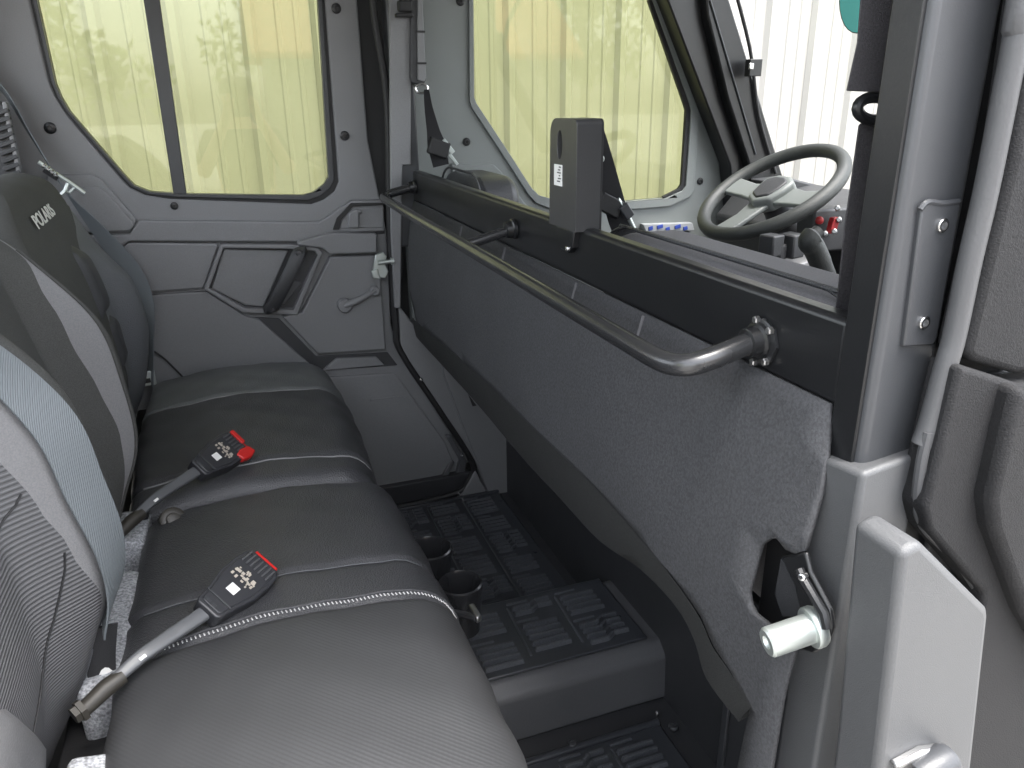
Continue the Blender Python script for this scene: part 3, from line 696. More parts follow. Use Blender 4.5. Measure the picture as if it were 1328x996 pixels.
tube('hook_arm', [ony((97, 243), 1.935), ony((90, 250), 1.93), ony((84, 248), 1.925)], .0034, 'zinc', b1, seg=8)
for i in range(4): lathe('spring_coil', ony((56+i*5, 214+i*4), 1.93), (1, 0, -1), [(0, .006), (.005, .006)], 'steel', b1, seg=10)
tube('spring_core', [ony((58, 219), 1.94), ony((76, 231), 1.94)], .008, 'rubber', b1, seg=8)
obox('anchor_plate', ony((190, 491), 1.935), (V((1, .2, 0)).normalized(), V((0, 1, 0)), V((0, 0, 1))), (.02, .004, .018), 'zinc', b1, bevel=.002)
obox('anchor_slot', ony((190, 494), 1.929), (V((1, .2, 0)).normalized(), V((0, 1, 0)), V((0, 0, 1))), (.009, .003, .005), 'rubber', b1, bevel=.001)
b2 = thing('seat_belt', 'wide pale belt webbing lying across the side bolster of ribbed backrest', 'seat belt', (-.2, .85, ZS), 'rear seat belts')
bp = [(.86, .92), (.88, .80), (.90, .66), (.902, .55), (.905, .46), (.915, .38), (.925, .31), (.935, .24)]
pb = [near_pt(v, t)+V((.007, 0, .004)) for v, t in bp]
ribbon('webbing', pb, [(near_pt(min(1, v+.06), t)-near_pt(v-.06, t)) for v, t in bp], [.05]*6+[.048, .046], 'web', b2, th=.002)
ribbon('webbing_tail', [pb[-1], pb[-1]+V((-.012, .01, -.05)), pb[-1]+V((-.02, .012, -.10))], [V((1, .3, 0))]*3, .03, 'web_black', b2)

# ------------------------------------------------------------------ floor mats and cup holder
def mat_tray(label, x0, x1, y0, y1, z, rim=.012):
    t = thing('floor_mat', label, 'floor mat', ((x0+x1)/2, (y0+y1)/2, z), 'rubber floor mats')
    box('mat_sheet', (x0, y0, z), (x1, y1, z+.006), 'matrub', t, bevel=.003)
    v, f = [], []
    def bar(a, b, w_=.004, h=.009):
        d = (b-a); L = d.length; d.normalize(); s = V((-d.y, d.x, 0))*w_
        for q in (a-s, b-s, b+s, a+s): v.append(V((q.x, q.y, z+.0055)))
        for q in (a-s*.6+d*.002, b-s*.6-d*.002, b+s*.6-d*.002, a+s*.6+d*.002): v.append(V((q.x, q.y, z+.006+h)))
        k = len(v)-8; f.extend([(k+4, k+5, k+6, k+7), (k, k+1, k+5, k+4), (k+1, k+2, k+6, k+5), (k+2, k+3, k+7, k+6), (k+3, k, k+4, k+7)])
    nxx = max(2, round((x1-x0)/.12)); cw = (x1-x0-.03)/nxx
    for i in range(nxx):
        xa = x0+.015+i*cw; yy = y0+.02+(.02 if i % 2 else 0); j = 0
        while yy < y1-.03:
            blk = 4+(i+j) % 2
            for q in range(blk):
                if yy+.016 > y1-.02: break
                if (i+j) % 3 == 1:
                    bar(V((xa+.010, yy, 0)), V((xa+cw*.45, yy, 0))); bar(V((xa+cw*.45, yy, 0)), V((xa+cw*.60, yy+.011, 0))); bar(V((xa+cw*.60, yy+.011, 0)), V((xa+cw-.010, yy+.011, 0)))
                else: bar(V((xa+.010, yy, 0)), V((xa+cw*.9-.010, yy, 0)))
                yy += .0175
            bar(V((xa+.006, yy+.004, 0)), V((xa+cw*.5, yy+.004, 0)), .0024, .004); yy += .026; j += 1
        if i: bar(V((xa-.002, y0+.03, 0)), V((xa+.004, y1-.03, 0)), .0024, .004)
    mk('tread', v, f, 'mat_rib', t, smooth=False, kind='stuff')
    if rim > .01:
     for a, b, c_, d in ((x0, x1, y0, y0+rim), (x0, x1, y1-rim, y1)): box('mat_rim', (a, c_, z+.004), (b, d, z+.014), 'matrub', t, bevel=.003)
    return t
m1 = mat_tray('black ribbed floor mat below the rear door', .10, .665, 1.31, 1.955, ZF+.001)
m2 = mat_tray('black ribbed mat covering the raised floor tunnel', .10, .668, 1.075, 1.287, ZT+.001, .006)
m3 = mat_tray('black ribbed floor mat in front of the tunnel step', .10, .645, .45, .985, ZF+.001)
for p, z, m_ in (((600, 646), ZF+.012, m1), ((678, 646), ZF+.012, m1), ((722, 698), ZF+.012, m1), ((590, 718), ZF+.012, m1)): screw(onz(p, z), (0, 0, 1), .005, m_, 'steel', 'rivet')
for p in ((742, 964), (873, 942)): screw(onz(p, ZF+.015), (0, 0, 1), .009, m3, 'tube', 'fastener')
for p in ((852, 925), (797, 843)): screw(onz(p, ZF+.02), (0, 0, 1), .004, cab, 'steel', 'rivet')
ch = thing('cup_holder', 'black twin cup holder on the front of rear bench between seats', 'cup holder', (.27, 1.1, -.9))
for c_, r_ in ((onz((557, 712), -.75), .040), (onz((597, 757), -.755), .037)):
    lathe('cup_ring', c_+V((0, 0, -.09)), (0, 0, 1), [(0, r_*.8), (.06, r_*.92), (.086, r_), (.092, r_), (.094, r_-.003), (.088, r_-.006), (.05, r_*.86), (.012, r_*.74), (.012, .001)], 'cup', ch, seg=32)
slab('holder_bracket', [(.12, 1.0, -.78), (.25, 1.0, -.78), (.25, 1.2, -.78), (.12, 1.2, -.78)], (0, 0, -.05), 'plastic_dark', ch)
q = onz((615, 790), -.76)
slab('holder_clip', [q+V((-.006, .016, 0)), q+V((.005, .018, 0)), q+V((.008, -.014, -.004)), q+V((-.002, -.018, -.004))], (0, 0, -.012), 'steel_dull', ch, bevel=.003)
tube('holder_stem', [q+V((0, -.01, -.01)), q+V((-.03, .05, -.03)), V((.24, 1.05, -.80))], .006, 'plastic_dark', ch, seg=8)

# ------------------------------------------------------------------ partition liner, with the cut-out for the striker
pt_ = thing('partition_panel', 'charcoal textured partition liner hanging below the black cross beam', 'partition panel', (.45, 1.2, -.56))
XP = .40
def fx(z): return XP+.047*max(0, (z+.5)/.26)**1.5
def onp(p):
    x = .41
    for _ in range(30): q = onx(p, x); x = x*.5+.5*fx(q.z)
    return onx(p, x)
notch = [onp(p) for p in ((1042, 714), (1030, 718), (1018, 713), (1006, 698), (996, 699), (985, 706), (975, 742), (967, 770), (969, 785), (976, 797), (998, 813), (1032, 834))]
edge_ = [onp(p) for p in ((540, 418), (620, 486), (700, 560), (770, 632), (830, 700), (872, 752), (905, 800), (922, 838), (945, 872), (972, 918))]
face = [V((0, .463, -.24)), V((0, 1.92, -.24)), V((0, 1.90, -.33)), V((0, 1.86, -.42))]+edge_+[V((0, .462, -.57)), V((0, .470, -.66)), V((0, .425, -.66)), V((0, .422, -.5))]+list(reversed(notch))+[onp((1062, 640)), onp((1070, 590))]
bm = bmesh.new(); bm.faces.new([bm.verts.new((0, p.y, p.z)) for p in face]); 
for i in range(1, 24):
    g_ = bm.verts[:]+bm.edges[:]+bm.faces[:]; bmesh.ops.bisect_plane(bm, geom=g_, dist=1e-5, plane_co=(0, 0, -.24-.42*i/24), plane_no=(0, 0, 1))
for i in range(1, 40):
    g_ = bm.verts[:]+bm.edges[:]+bm.faces[:]; bmesh.ops.bisect_plane(bm, geom=g_, dist=1e-5, plane_co=(0, .41+1.51*i/40, 0), plane_no=(0, 1, 0))
def wave_(y, z): return .0022*math.sin(y*7+z*5)+.0012*math.sin(y*19-z*23)+.0008*math.sin(z*41+y*5)
for v_ in bm.verts:
    d_ = min(1, abs(v_.co.z+.24)/.05)*min(1, max(0, v_.co.y-.42)/.08); v_.co.x = fx(v_.co.z)+wave_(v_.co.y, v_.co.z)*d_
bmesh.ops.recalc_face_normals(bm, faces=bm.faces)
me = bpy.data.meshes.new('liner_face'); bm.to_mesh(me); bm.free()
if sum((p.normal.x for p in me.polygons)) > 0: me.flip_normals()
link('liner_face', me, 'carpet', pt_, solid=.005, angle=60)
for px_, z0, z1 in ((600, -.243, -.275), (655, -.243, -.282), (748, -.243, -.284), (838, -.243, -.284)):
    yy_ = onx((px_, 330), .445).y
    tube('seam', [V((fx(z)-.0006, yy_, z)) for z in (z0, (z0+z1)/2, z1)], .0024, 'liner_seam', pt_, seg=6)
# lower lip turned in under the partition
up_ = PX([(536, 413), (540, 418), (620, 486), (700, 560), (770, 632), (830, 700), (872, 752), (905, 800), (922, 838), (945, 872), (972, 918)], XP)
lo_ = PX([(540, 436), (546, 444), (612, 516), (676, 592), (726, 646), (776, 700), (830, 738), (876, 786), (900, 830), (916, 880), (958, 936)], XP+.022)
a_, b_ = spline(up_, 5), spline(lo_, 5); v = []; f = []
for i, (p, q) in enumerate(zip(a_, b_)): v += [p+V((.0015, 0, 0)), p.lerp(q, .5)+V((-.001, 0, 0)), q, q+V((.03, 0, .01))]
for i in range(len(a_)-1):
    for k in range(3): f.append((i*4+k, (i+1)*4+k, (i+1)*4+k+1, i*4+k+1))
mk('liner_lip', v, f, 'carpet_shaded', pt_, angle=80)
# black pocket behind the cut-out
box('cutout_pocket', (XP+.05, .4595, -.49), (XP+.054, .52, -.33), 'rubber', pt_, bevel=0)

# pin bracket on the near pillar
pn = thing('striker_pin', 'large zinc striker pin on black bracket in liner cut-out', 'striker', onx((1060, 800), .44))
sec = PX([(1012, 722), (1044, 716), (1050, 742), (1076, 792), (1079, 815), (1070, 838), (1054, 848), (1036, 842), (1036, 790), (1030, 760)], .418)
slab('bracket_plate', sec, (.005, 0, 0), 'black', pn, bevel=.002)
tube('bracket_flange', PX([(1036, 738), (1042, 752), (1068, 796), (1072, 815)], .412), .0042, 'black', pn, seg=8)
slab('bracket_arm', PX([(1012, 724), (1042, 752), (1034, 800), (1014, 800), (1004, 770)], .43), (.004, 0, 0), 'plastic_dark', pn, bevel=.001)
pa, pb_ = onx((1058, 812), .416), onx((994, 834), .372)
lathe('pin', pa, pb_-pa, [(-.003, .016), (0, .0175), (.005, .0175), (.0065, .0165), (.0066, .0125), ((pb_-pa).length-.002, .0125), ((pb_-pa).length, .0108), ((pb_-pa).length, .006), ((pb_-pa).length-.003, .0045), ((pb_-pa).length-.003, .0005)], 'zinc', pn, seg=28)
screw(onx((1041, 748), .411), (-1, -.5, .3), .0035, pn, 'steel', 'bracket_screw')

# ------------------------------------------------------------------ grab rail
XR = .362
gr = thing('grab_rail', 'black steel grab rail hoop bolted along the cross beam', 'grab rail', (.45, 1.2, -.21))
path = [V((.446, .558, -.212)), V((.425, .557, -.216)), V((.395, .557, -.2235)), V((.377, .561, -.228)), V((.366, .574, -.2305)), V((XR, .60, -.2315)), V((XR, .66, -.2315)), V((XR, .9, -.230)), V((XR, 1.2, -.228)), V((XR, 1.5, -.2265)), V((XR, 1.74, -.225)), V((XR, 1.85, -.224))]
path += [V((XR+.008, 1.886, -.222)), V((XR+.03, 1.898, -.216)), V((.446, 1.90, -.204))]
tube('rail', spline(path, 5), .0105, 'rail', gr, seg=18)
tube('strut', [V((XR+.002, 1.205, -.226)), V((.446, 1.205, -.205))], .0085, 'rail', gr, seg=14)
for y_, z_ in ((.558, -.212), (1.205, -.205), (1.90, -.204)):
    lathe('rail_boss', (.4485, y_, z_), (-1, 0, -.1), [(0, .017), (.005, .017), (.007, .0145), (.016, .0135), (.017, .011)], 'black', gr, seg=18 if y_ < 1 else 14)
lathe('boss_flange', (.4495, .556, -.213), (-1, 0, 0), [(0, .022), (.003, .022), (.004, .020)], 'black', gr, seg=8)
for dy, dz in ((-.014, .014), (.006, .019), (-.012, -.016), (.004, -.021)):
    lathe('flange_bolt', (.446, .556+dy, -.213+dz), (-1, 0, 0), [(0, .0038), (.004, .0038), (.005, .0028)], 'steel_dull', gr, seg=6)

# ------------------------------------------------------------------ plastic housing clipped on the beam
hs = thing('plastic_housing', 'upright dark grey plastic housing with oval hole standing on cross beam', 'housing', (.46, .985, -.2))
y0, y1 = .945, 1.033; zt_ = -.028
pr = []
for i in range(7): a = i/6*math.pi/2; pr.append((y1-.02+.02*math.cos(a), zt_-.02+.02*math.sin(a)))
pr = [(y1+.002, -.172)]+pr
for i in range(5): a = math.pi/2+i/4*math.pi/2; pr.append((y0+.008+.008*math.cos(a), zt_-.008+.008*math.sin(a)))
pr += [(y0, -.172)]
slit = [(1.0+.0085*math.cos(a), -.062+.019*math.sin(a)) for a in [2*math.pi*i/18 for i in range(18)]]
slab('housing_shell', [V((.438, a, b)) for a, b in pr], (.036, 0, 0), 'housing', hs, holes=[[V((.438, a, b)) for a, b in slit]], bevel=.006, seg=4)
slab('housing_back', [V((.4735, a, b)) for a, b in pr], (.003, 0, 0), 'rubber', hs, bevel=0)
sk = slab('label_sticker', [V((.4370, a, b)) for a, b in ((1.016, -.088), (.990, -.088), (.990, -.116), (1.016, -.116))], (.002, 0, 0), 'white', hs, bevel=0, smooth=False)
for i in range(6):
    box('printed_line', (.4362, .9925+(i % 2)*.002, -.0915-i*.0038), (.4371, .998+(i % 3)*.003, -.0900-i*.0038), 'ink', sk, bevel=0, smooth=False)
slab('housing_foot', [V((.4405, a, b)) for a, b in ((1.016, -.172), (.955, -.172), (.962, -.196), (.975, -.205), (1.0, -.203))], (.012, 0, 0), 'black', hs, bevel=.002)
screw(V((.440, .972, -.198)), (-1, 0, 0), .004, hs, 'steel')

# ------------------------------------------------------------------ front seats, belts, wheel
def front_seat(label, ya, yb, zt, loc, cloth='seat_grey'):
    t = thing('bucket_seat', label, 'car seat', loc, 'front seats')
    pr = []
    for i in range(9): a = i/8*math.pi/2; pr.append((yb-.09+.09*math.cos(a), zt-.06+.06*math.sin(a)))
    for i in range(9): a = math.pi/2+i/8*math.pi/2; pr.append((ya+.07+.07*math.cos(a), zt-.05+.05*math.sin(a)))
    pr = [(yb+.01, -.55)]+pr+[(ya-.01, -.55)]
    slab('backrest', [V((.535, a, b-.02)) for a, b in pr], (.10, 0, 0), cloth, t, bevel=.02, seg=4)
    tube('piping', spline([V((.537, a, b-.012)) for a, b in pr[1:-1]], 3), .003, 'leather', t, seg=8)
    box('squab', (.62, ya, -.62), (1.05, yb, -.5), 'leather', t, bevel=.03, seg=4)
    box('seat_base', (.73, ya+.03, ZF-.03), (1.0, yb-.03, -.6), 'plastic_dark', t)
    return t
front_seat('grey front seat back showing above the beam beside plastic housing', .52, 1.06, -.165, (.6, .8, ZF))
front_seat('grey front seat back in the corner by the far front belt', 1.66, 1.98, -.15, (.6, 1.8, ZF), 'leather')
fb = thing('seat_belt', 'black front belt hanging from slotted adjuster rail on far pillar', 'seat belt', ony((572, 212), 1.93), 'front seat belts')
slab('adjuster_rail', PY([(533, -60), (546, -60), (553, 104), (549, 110), (534, 108), (532, 100)], 1.935), (0, .02, 0), 'plastic_dark', fb, bevel=.003)
slab('adjuster_face', PY([(541, -60), (545, -60), (553, 100), (551, 106), (542, 104)], 1.930), (0, .01, 0), 'plastic', fb, bevel=.002)
for p in ((545, 41), (547, 82)): obox('rail_notch', ony(p, 1.929), (V((1, 0, 0)), V((0, 1, 0)), V((0, 0, 1))), (.011, .002, .0022), 'rubber', fb, bevel=0)
obox('adjuster_knob', ony((525, 8), 1.925), (V((1, 0, 0)), V((0, 1, 0)), V((0, 0, 1))), (.016, .012, .012), 'rubber', fb, bevel=.004)
obox('adjuster_knob', ony((524, 20), 1.925), (V((1, 0, 0)), V((0, 1, 0)), V((0, 0, 1))), (.02, .01, .004), 'rubber', fb, bevel=.002)
tube('loop_ring', [ony((547+8*math.cos(a), 115+6*math.sin(a)), 1.925) for a in [2*math.pi*i/16 for i in range(16)]], .0032, 'steel', fb, seg=8, closed=True)
ribbon('webbing', PY([(553, 116), (556, 140), (562, 170), (566, 188), (572, 215)], 1.92), [V((1, -.5, 0)), V((1, -.4, .0)), V((1, -.2, .1)), V((1, 0, .2)), V((1, 0, .2))], [.012, .02, .032, .046, .04], 'web_black', fb)
obox('belt_tongue', ony((569, 192), 1.91), (V((1, 0, -.35)).normalized(), V((0, 1, 0)), V((.35, 0, 1)).normalized()), (.026, .009, .02), 'rubber', fb, bevel=.004)
obox('tongue_blade', ony((581, 190), 1.905), (V((1, 0, -1.3)).normalized(), V((0, 1, 0)), V((1.3, 0, 1)).normalized()), (.02, .003, .006), 'zinc', fb, bevel=.001)
obox('tongue_blade', ony((588, 207), 1.905), (V((1, 0, -1.3)).normalized(), V((0, 1, 0)), V((1.3, 0, 1)).normalized()), (.016, .003, .004), 'zinc', fb, bevel=.001)
fb2 = thing('seat_belt', 'black centre belt with silver tongue right behind the plastic housing', 'seat belt', ony((810, 305), 1.3), 'front seat belts')
ribbon('webbing', PY([(772, 170), (783, 210), (793, 250), (802, 282), (812, 312), (830, 400), (850, 470)], 1.28), [V((1, -.3, .2))]*7, [.03, .034, .038, .040, .042, .042, .042], 'web_black', fb2)
obox('belt_tongue', ony((790, 266), 1.27), (V((1, 0, -.5)).normalized(), V((0, 1, 0)), V((.5, 0, 1)).normalized()), (.024, .009, .016), 'rubber', fb2, bevel=.003)
tube('tongue_blade', PY([(801, 258), (813, 277), (822, 296)], 1.265), .0045, 'zinc', fb2, seg=8)
obox('tongue_cap', ony((812, 274), 1.262), (V((1, 0, -1.4)).normalized(), V((0, 1, 0)), V((1.4, 0, 1)).normalized()), (.014, .006, .009), 'tube', fb2, bevel=.002)
lathe('guide_pin', ony((779, 206), 1.262), (-.6, -.8, 0), [(0, .007), (.006, .007), (.007, .005)], 'zinc', fb2, seg=12)
# webbing and ring of the near front belt, just beyond the near pillar
fb3 = thing('seat_belt', 'grey front belt webbing folded through black ring behind near pillar', 'seat belt', (.48, .5, -.3), 'front seat belts')
yb_ = .50
slab('webbing', PY([(1128, -150), (1215, -150), (1190, 122), (1098, 118), (1112, 55)], yb_), (.002, .003, 0), 'web_grey', fb3, bevel=.001)
slab('webbing', PY([(1114, 162), (1125, 155), (1175, 156), (1140, 420), (1083, 410), (1096, 290)], yb_+.006), (.002, .003, 0), 'web_grey', fb3, bevel=.001)
tube('belt_ring', [ony((1134+22*math.cos(a)+(4 if math.cos(a) > 0 else 0), 141+15*math.sin(a)), yb_+.004) for a in [2*math.pi*i/20 for i in range(20)]], .0045, 'black', fb3, seg=10, closed=True)

# steering wheel
WC = V((1.239, 1.563, -.221)); WR = .185; a_t = R(58)
wn = V((-math.cos(a_t), 0, math.sin(a_t))); wu = V((0, 1, 0)); wv = wn.cross(wu)
if wv.z < 0: wv = -wv          # wv points up the wheel (towards the windscreen)
sw = thing('steering_wheel', 'grey three-spoke steering wheel tilted in front of the dash', 'steering wheel', WC)
def wp(r_, a, h=0): return WC+(wu*math.cos(a)+wv*math.sin(a))*r_+wn*h
tube('rim', [wp(WR-.016, 2*math.pi*i/64) for i in range(64)], .0165, 'wheel', sw, seg=16, closed=True)
for a in (R(0), R(180), R(270)):
    L = [(.03, .034, -.010), (.09, .026, -.010), (.165, .030, -.002)]; v = []
    d = wu*math.cos(a)+wv*math.sin(a); s = d.cross(wn)
    for r_, hw_, h in L:
        for q in ((-1, .006), (1, .006), (1, -.006), (-1, -.006)): v.append(WC+d*r_+s*(q[0]*hw_)+wn*(h+q[1]))
    f = [(i*4+k, i*4+(k+1) % 4, i*4+4+(k+1) % 4, i*4+4+k) for i in range(2) for k in range(4)]+[(0, 1, 2, 3), (8, 9, 10, 11)]
    mk('spoke', v, f, 'wheel_spoke', sw, bevel=.004, seg=3)
hubp = [(.045, .0), (.055, .6), (.05, 1.2), (.05, 1.94), (.055, 2.54), (.045, 3.14), (.05, 3.9), (.052, 4.71), (.05, 5.5)]
slab('hub', [wp(r_*1.1, a, .012) for r_, a in hubp], wn*-.04, 'wheel_spoke', sw, bevel=.008, seg=4)
slab('hub_pad', [wp(r_*.82, a, .016) for r_, a in hubp], wn*-.01, 'plastic_dark', sw, bevel=.004, seg=3)
tube('column', [WC-wn*.02, WC-wn*.3], .035, 'plastic_dark', sw, seg=16)
# lever and small controls between wheel and seat
gl_ = thing('gear_lever', 'grey angled gear lever grip below the steering wheel', 'gear lever', ony((1075, 365), 1.2))
k0 = [ony(p, 1.2) for p in ((1076, 372), (1066, 345), (1056, 322), (1050, 312), (1062, 300))]
tube('grip', spline(k0, 5), [.020]*6+[.021]*6+[.022]*6+[.014]*3, 'wheel', gl_, seg=14)
tube('shaft', [k0[0]+V((.0, 0, .01)), k0[0]+V((.06, .02, -.25))], .012, 'black', gl_, seg=10)
kn = thing('dash_controls', 'cluster of dash switches with red knob beyond steering wheel', 'dash controls', ony((1066, 290), 1.42))
lathe('red_knob', ony((1063, 286), 1.42), (-.7, -.7, .2), [(-.02, .008), (0, .009), (.008, .009), (.010, .006), (.011, .001)], 'red_dark', kn)
obox('red_flag', ony((1080, 292), 1.41), (V((1, 0, 0)), V((0, 1, 0)), V((.2, 0, 1)).normalized()), (.009, .008, .018), 'red_dark', kn)
for p in ((1082, 300), (1070, 303), (1086, 270), (1088, 285)): lathe('switch_knob', ony(p, 1.40), (-.7, -.7, .2), [(-.02, .006), (.004, .006), (.006, .004)], 'steel_dull', kn, seg=12)
obox('switch_block', ony((1074, 296), 1.46), (V((1, 0, 0)), V((0, 1, 0)), V((0, 0, 1))), (.07, .03, .05), 'plastic_dark', kn, bevel=.006)
for p, s in (((1000, 318), .02), ((1010, 326), .014), ((1026, 318), .022)):
    obox('switch_pod', ony(p, 1.4), (V((1, .3, 0)).normalized(), V((-.3, 1, 0)).normalized(), V((0, 0, 1))), (s, s, s*1.2), 'plastic_dark', kn, bevel=.004)
obox('column_bracket', ony((1030, 345), 1.42), (V((1, .3, .2)).normalized(), V((-.3, 1, 0)).normalized(), V((-.2, 0, 1)).normalized()), (.05, .03, .014), 'plastic', kn, bevel=.004)
# rear-view mirror
mc = ony((1118, -12), 1.15)
rv = thing('rear_view_mirror', 'teal oval mirror glass hanging at top of the windscreen', 'mirror', mc)
mn = V((-.72, -.68, -.1)).normalized(); mu = V((mn.y, -mn.x, 0)).normalized(); mv = mn.cross(mu)
ov = lambda rx, rz, h: [mc+mu*(rx*math.cos(a))+mv*(rz*math.sin(a))+mn*h for a in [2*math.pi*i/28 for i in range(28)]]
slab('mirror_back', ov(.036, .066, 0), mn*-.02, 'black', rv, bevel=.006, seg=3)
slab('mirror_glass', ov(.034, .064, .002), mn*-.003, 'teal', rv, bevel=0)
tube('mirror_stem', [mc-mn*.015, mc-mn*.04+V((0, 0, .1)), V((1.22, mc.y, .47))], .008, 'black', rv, seg=10)

# ------------------------------------------------------------------ near front door and its rubber seal
nd = thing('front_door', 'dark textured front door edge with rubber seal beside near pillar', 'door', (.8, .4, ZF))
YN = .392
up_p = PY([(1328, -200), (1290, -20), (1306, 120), (1288, 230), (1250, 465), (1310, 484), (1420, 520), (1500, 520), (1500, -200)], YN)
slab('upper_skin', [V((.535, YN, .44))]+PY([(1356, -40), (1316, 205), (1254, 460), (1264, 470), (1320, 486)], YN)+[V((1.3, YN, -.21)), V((1.3, YN, .44))], (0, .03, 0), 'skin', nd, bevel=.006, seg=3)
yl = YN-.006
lw = PY([(1247, 474), (1304, 492), (1328, 500)], yl)+[V((1.3, yl, -.24)), V((1.3, yl, -1.0)), V((.56, yl, -1.0))]+PY([(1275, 790), (1276, 770), (1206, 690), (1199, 660), (1206, 640)], yl)
slab('lower_skin', lw, (0, .03, 0), 'skin', nd, bevel=.005, seg=3)
slab('lower_bulge', PY([(1322, 502), (1500, 560), (1600, 1000), (1420, 960), (1330, 800), (1290, 690), (1286, 650)], YN-.022), (0, .03, 0), 'skin', nd, bevel=.008, seg=3)
box('door_core', (.54, YN+.03, -1.0), (1.35, YN+.05, -.22), 'plastic_dark', nd)
sp = spline([ony((1333, -50), .402)+V((.002, 0, .35))]+PY([(1333, -50), (1318, 48), (1301, 135), (1278, 251), (1258, 337), (1238, 434), (1226, 476), (1206, 548), (1196, 576)], .402), 5)
tube('door_seal', sp, .0082, 'rubber_grey', nd, seg=14)
sp2 = spline(PY([(1204, 560), (1195, 600), (1190, 650), (1200, 684), (1235, 720), (1262, 755), (1270, 775)], .398), 6)
tube('seal_lip', sp2, .0045, 'rubber_grey', nd, seg=10)
tube('seal_lip', [p+V((.012, .004, .004)) for p in sp2], .006, 'rubber', nd, seg=10)

# ------------------------------------------------------------------ near rear door, swung wide open along the doorway
od = thing('rear_door', 'open near-side rear door swung wide beside the doorway', 'door', (-.85, 0, ZF))
hd_ = V((-.53, -.85, 0)).normalized(); hn = V((-hd_.y, hd_.x, 0)); h0 = V((-.62, .41, 0))
oy = lambda u, z, d=0.: h0+hd_*u+hn*d+V((0, 0, z))
slab('door_panel', [oy(0, .45), oy(.92, .45), oy(.92, -.75), oy(.7, -1.05), oy(.2, -1.05), oy(0, -.7)], hn*.045, 'plastic', od, holes=[[oy(.12, .38), oy(.80, .38), oy(.82, -.12), oy(.76, -.18), oy(.34, -.18), oy(.22, -.05)]], bevel=.004)
slab('window_pane', [oy(.11, .39, .02), oy(.81, .39, .02), oy(.83, -.12, .02), oy(.76, -.19, .02), oy(.34, -.19, .02), oy(.21, -.05, .02)], hn*.005, 'glass', od, bevel=0, smooth=False)

# ------------------------------------------------------------------ what the window glass mirrors: the photographer and the yard behind
M['skin_tone'] = mat('skin', (.5, .32, .24), .5)
M['shirt'] = mat('dark_shirt', (.03, .035, .05), .85, bump=(40, .5), var=.2)
M['trousers'] = mat('trousers', (.06, .065, .08), .85, bump=(60, .4), var=.2)
M['hair'] = mat('dark_cap', (.05, .05, .045), .8)
M['leaf'] = mat('leaves', (.11, .17, .03), .6, var=.35)
M['bark'] = mat('bark', (.09, .07, .05), .9, bump=(30, .8), var=.3)
M['shed_roof'] = mat('orange_brown_roof', (.42, .19, .07), .7, bump=(20, .3), var=.15)
M['shed_wall'] = mat('grey_board_wall', (.3, .3, .27), .8, bump=(15, .3), var=.15)
def skinned(name, joints, bones, m, parent, root=0, sub=2):
    """continuous limb surface grown over joints [(point, radius)]"""
    me = bpy.data.meshes.new(name); o0 = off(parent) if parent is not None else V((0, 0, 0))
    me.from_pydata([tuple(V(p)-o0) for p, r_ in joints], bones, []); me.update()
    o = bpy.data.objects.new(name, me); C.objects.link(o); me.materials.append(M[m]); o.parent = parent
    sk = o.modifiers.new('skin', 'SKIN'); sk.use_smooth_shade = True
    for i, (p, r_) in enumerate(joints):
        r2 = r_ if isinstance(r_, tuple) else (r_, r_)
        me.skin_vertices[0].data[i].radius = r2; me.skin_vertices[0].data[i].use_root = (i == root)
    su = o.modifiers.new('sub', 'SUBSURF'); su.levels = sub; su.render_levels = sub
    return o
PX0, PY0 = .16, -.85
pe = thing('person', 'person in dark shirt and cap holding up a phone, mirrored in window', 'person', (PX0, PY0, GROUND))
def B(x, y, z): return V((PX0+x, PY0+y, z))
pelv, chest, neck = B(0, 0, -.66), B(0, .01, -.28), B(0, .01, -.13)
bj = [(pelv, (.15, .10)), (B(0, 0, -.48), (.135, .095)), (chest, (.16, .105)), (neck, (.055, .055)), (B(0, .03, -.06), (.06, .068)), (B(0, .035, .02), (.075, .09)), (B(0, .025, .09), (.06, .075))]
bb = [(0, 1), (1, 2), (2, 3), (3, 4), (4, 5), (5, 6)]
def add(j, parent_i):
    bj.append(j); bb.append((parent_i, len(bj)-1)); return len(bj)-1
for sx in (-1, 1):
    a = add((B(sx*.17, 0, -.21), .055), 2); a = add((B(sx*.24, .10, -.40), .043), a); a = add((B(sx*.14, .30, -.20), .034), a); a = add((B(sx*.075, .385, -.08), .026), a)
    palm = add((B(sx*.07, .40, -.035), (.036, .018)), a)
    for k in range(4):
        f0 = add((B(sx*(.078-.004*k), .405+.004*k, -.005-.019*k), .0085), palm); f0 = add((B(sx*(.055-.004*k), .425, .0-.019*k), .008), f0); add((B(sx*(.03+.004*k), .418, -.002-.019*k), .007), f0)
    th_ = add((B(sx*.058, .385, -.05), .0095), palm); add((B(sx*.035, .388, -.03), .0085), th_)
    l = add((B(sx*.09, 0, -.74), .085), 0); l = add((B(sx*.10, .02, -1.14), .058), l); l = add((B(sx*.11, -.01, -1.54), .038), l); add((B(sx*.12, .14, -1.595), .034), l)
skinned('body', bj, bb, 'skin_tone', pe)
sj = [(B(0, 0, -.70), (.165, .118)), (B(0, 0, -.48), (.152, .112)), (B(0, .01, -.28), (.172, .122)), (B(0, .01, -.165), (.075, .07))]
sb = [(0, 1), (1, 2), (2, 3)]
for sx in (-1, 1):
    sj.append((B(sx*.175, 0, -.21), .07)); sb.append((2, len(sj)-1)); sj.append((B(sx*.232, .085, -.375), .058)); sb.append((len(sj)-2, len(sj)-1))
skinned('shirt', sj, sb, 'shirt', pe)
tj = [(B(0, 0, -.69), (.162, .112))]; tb = []
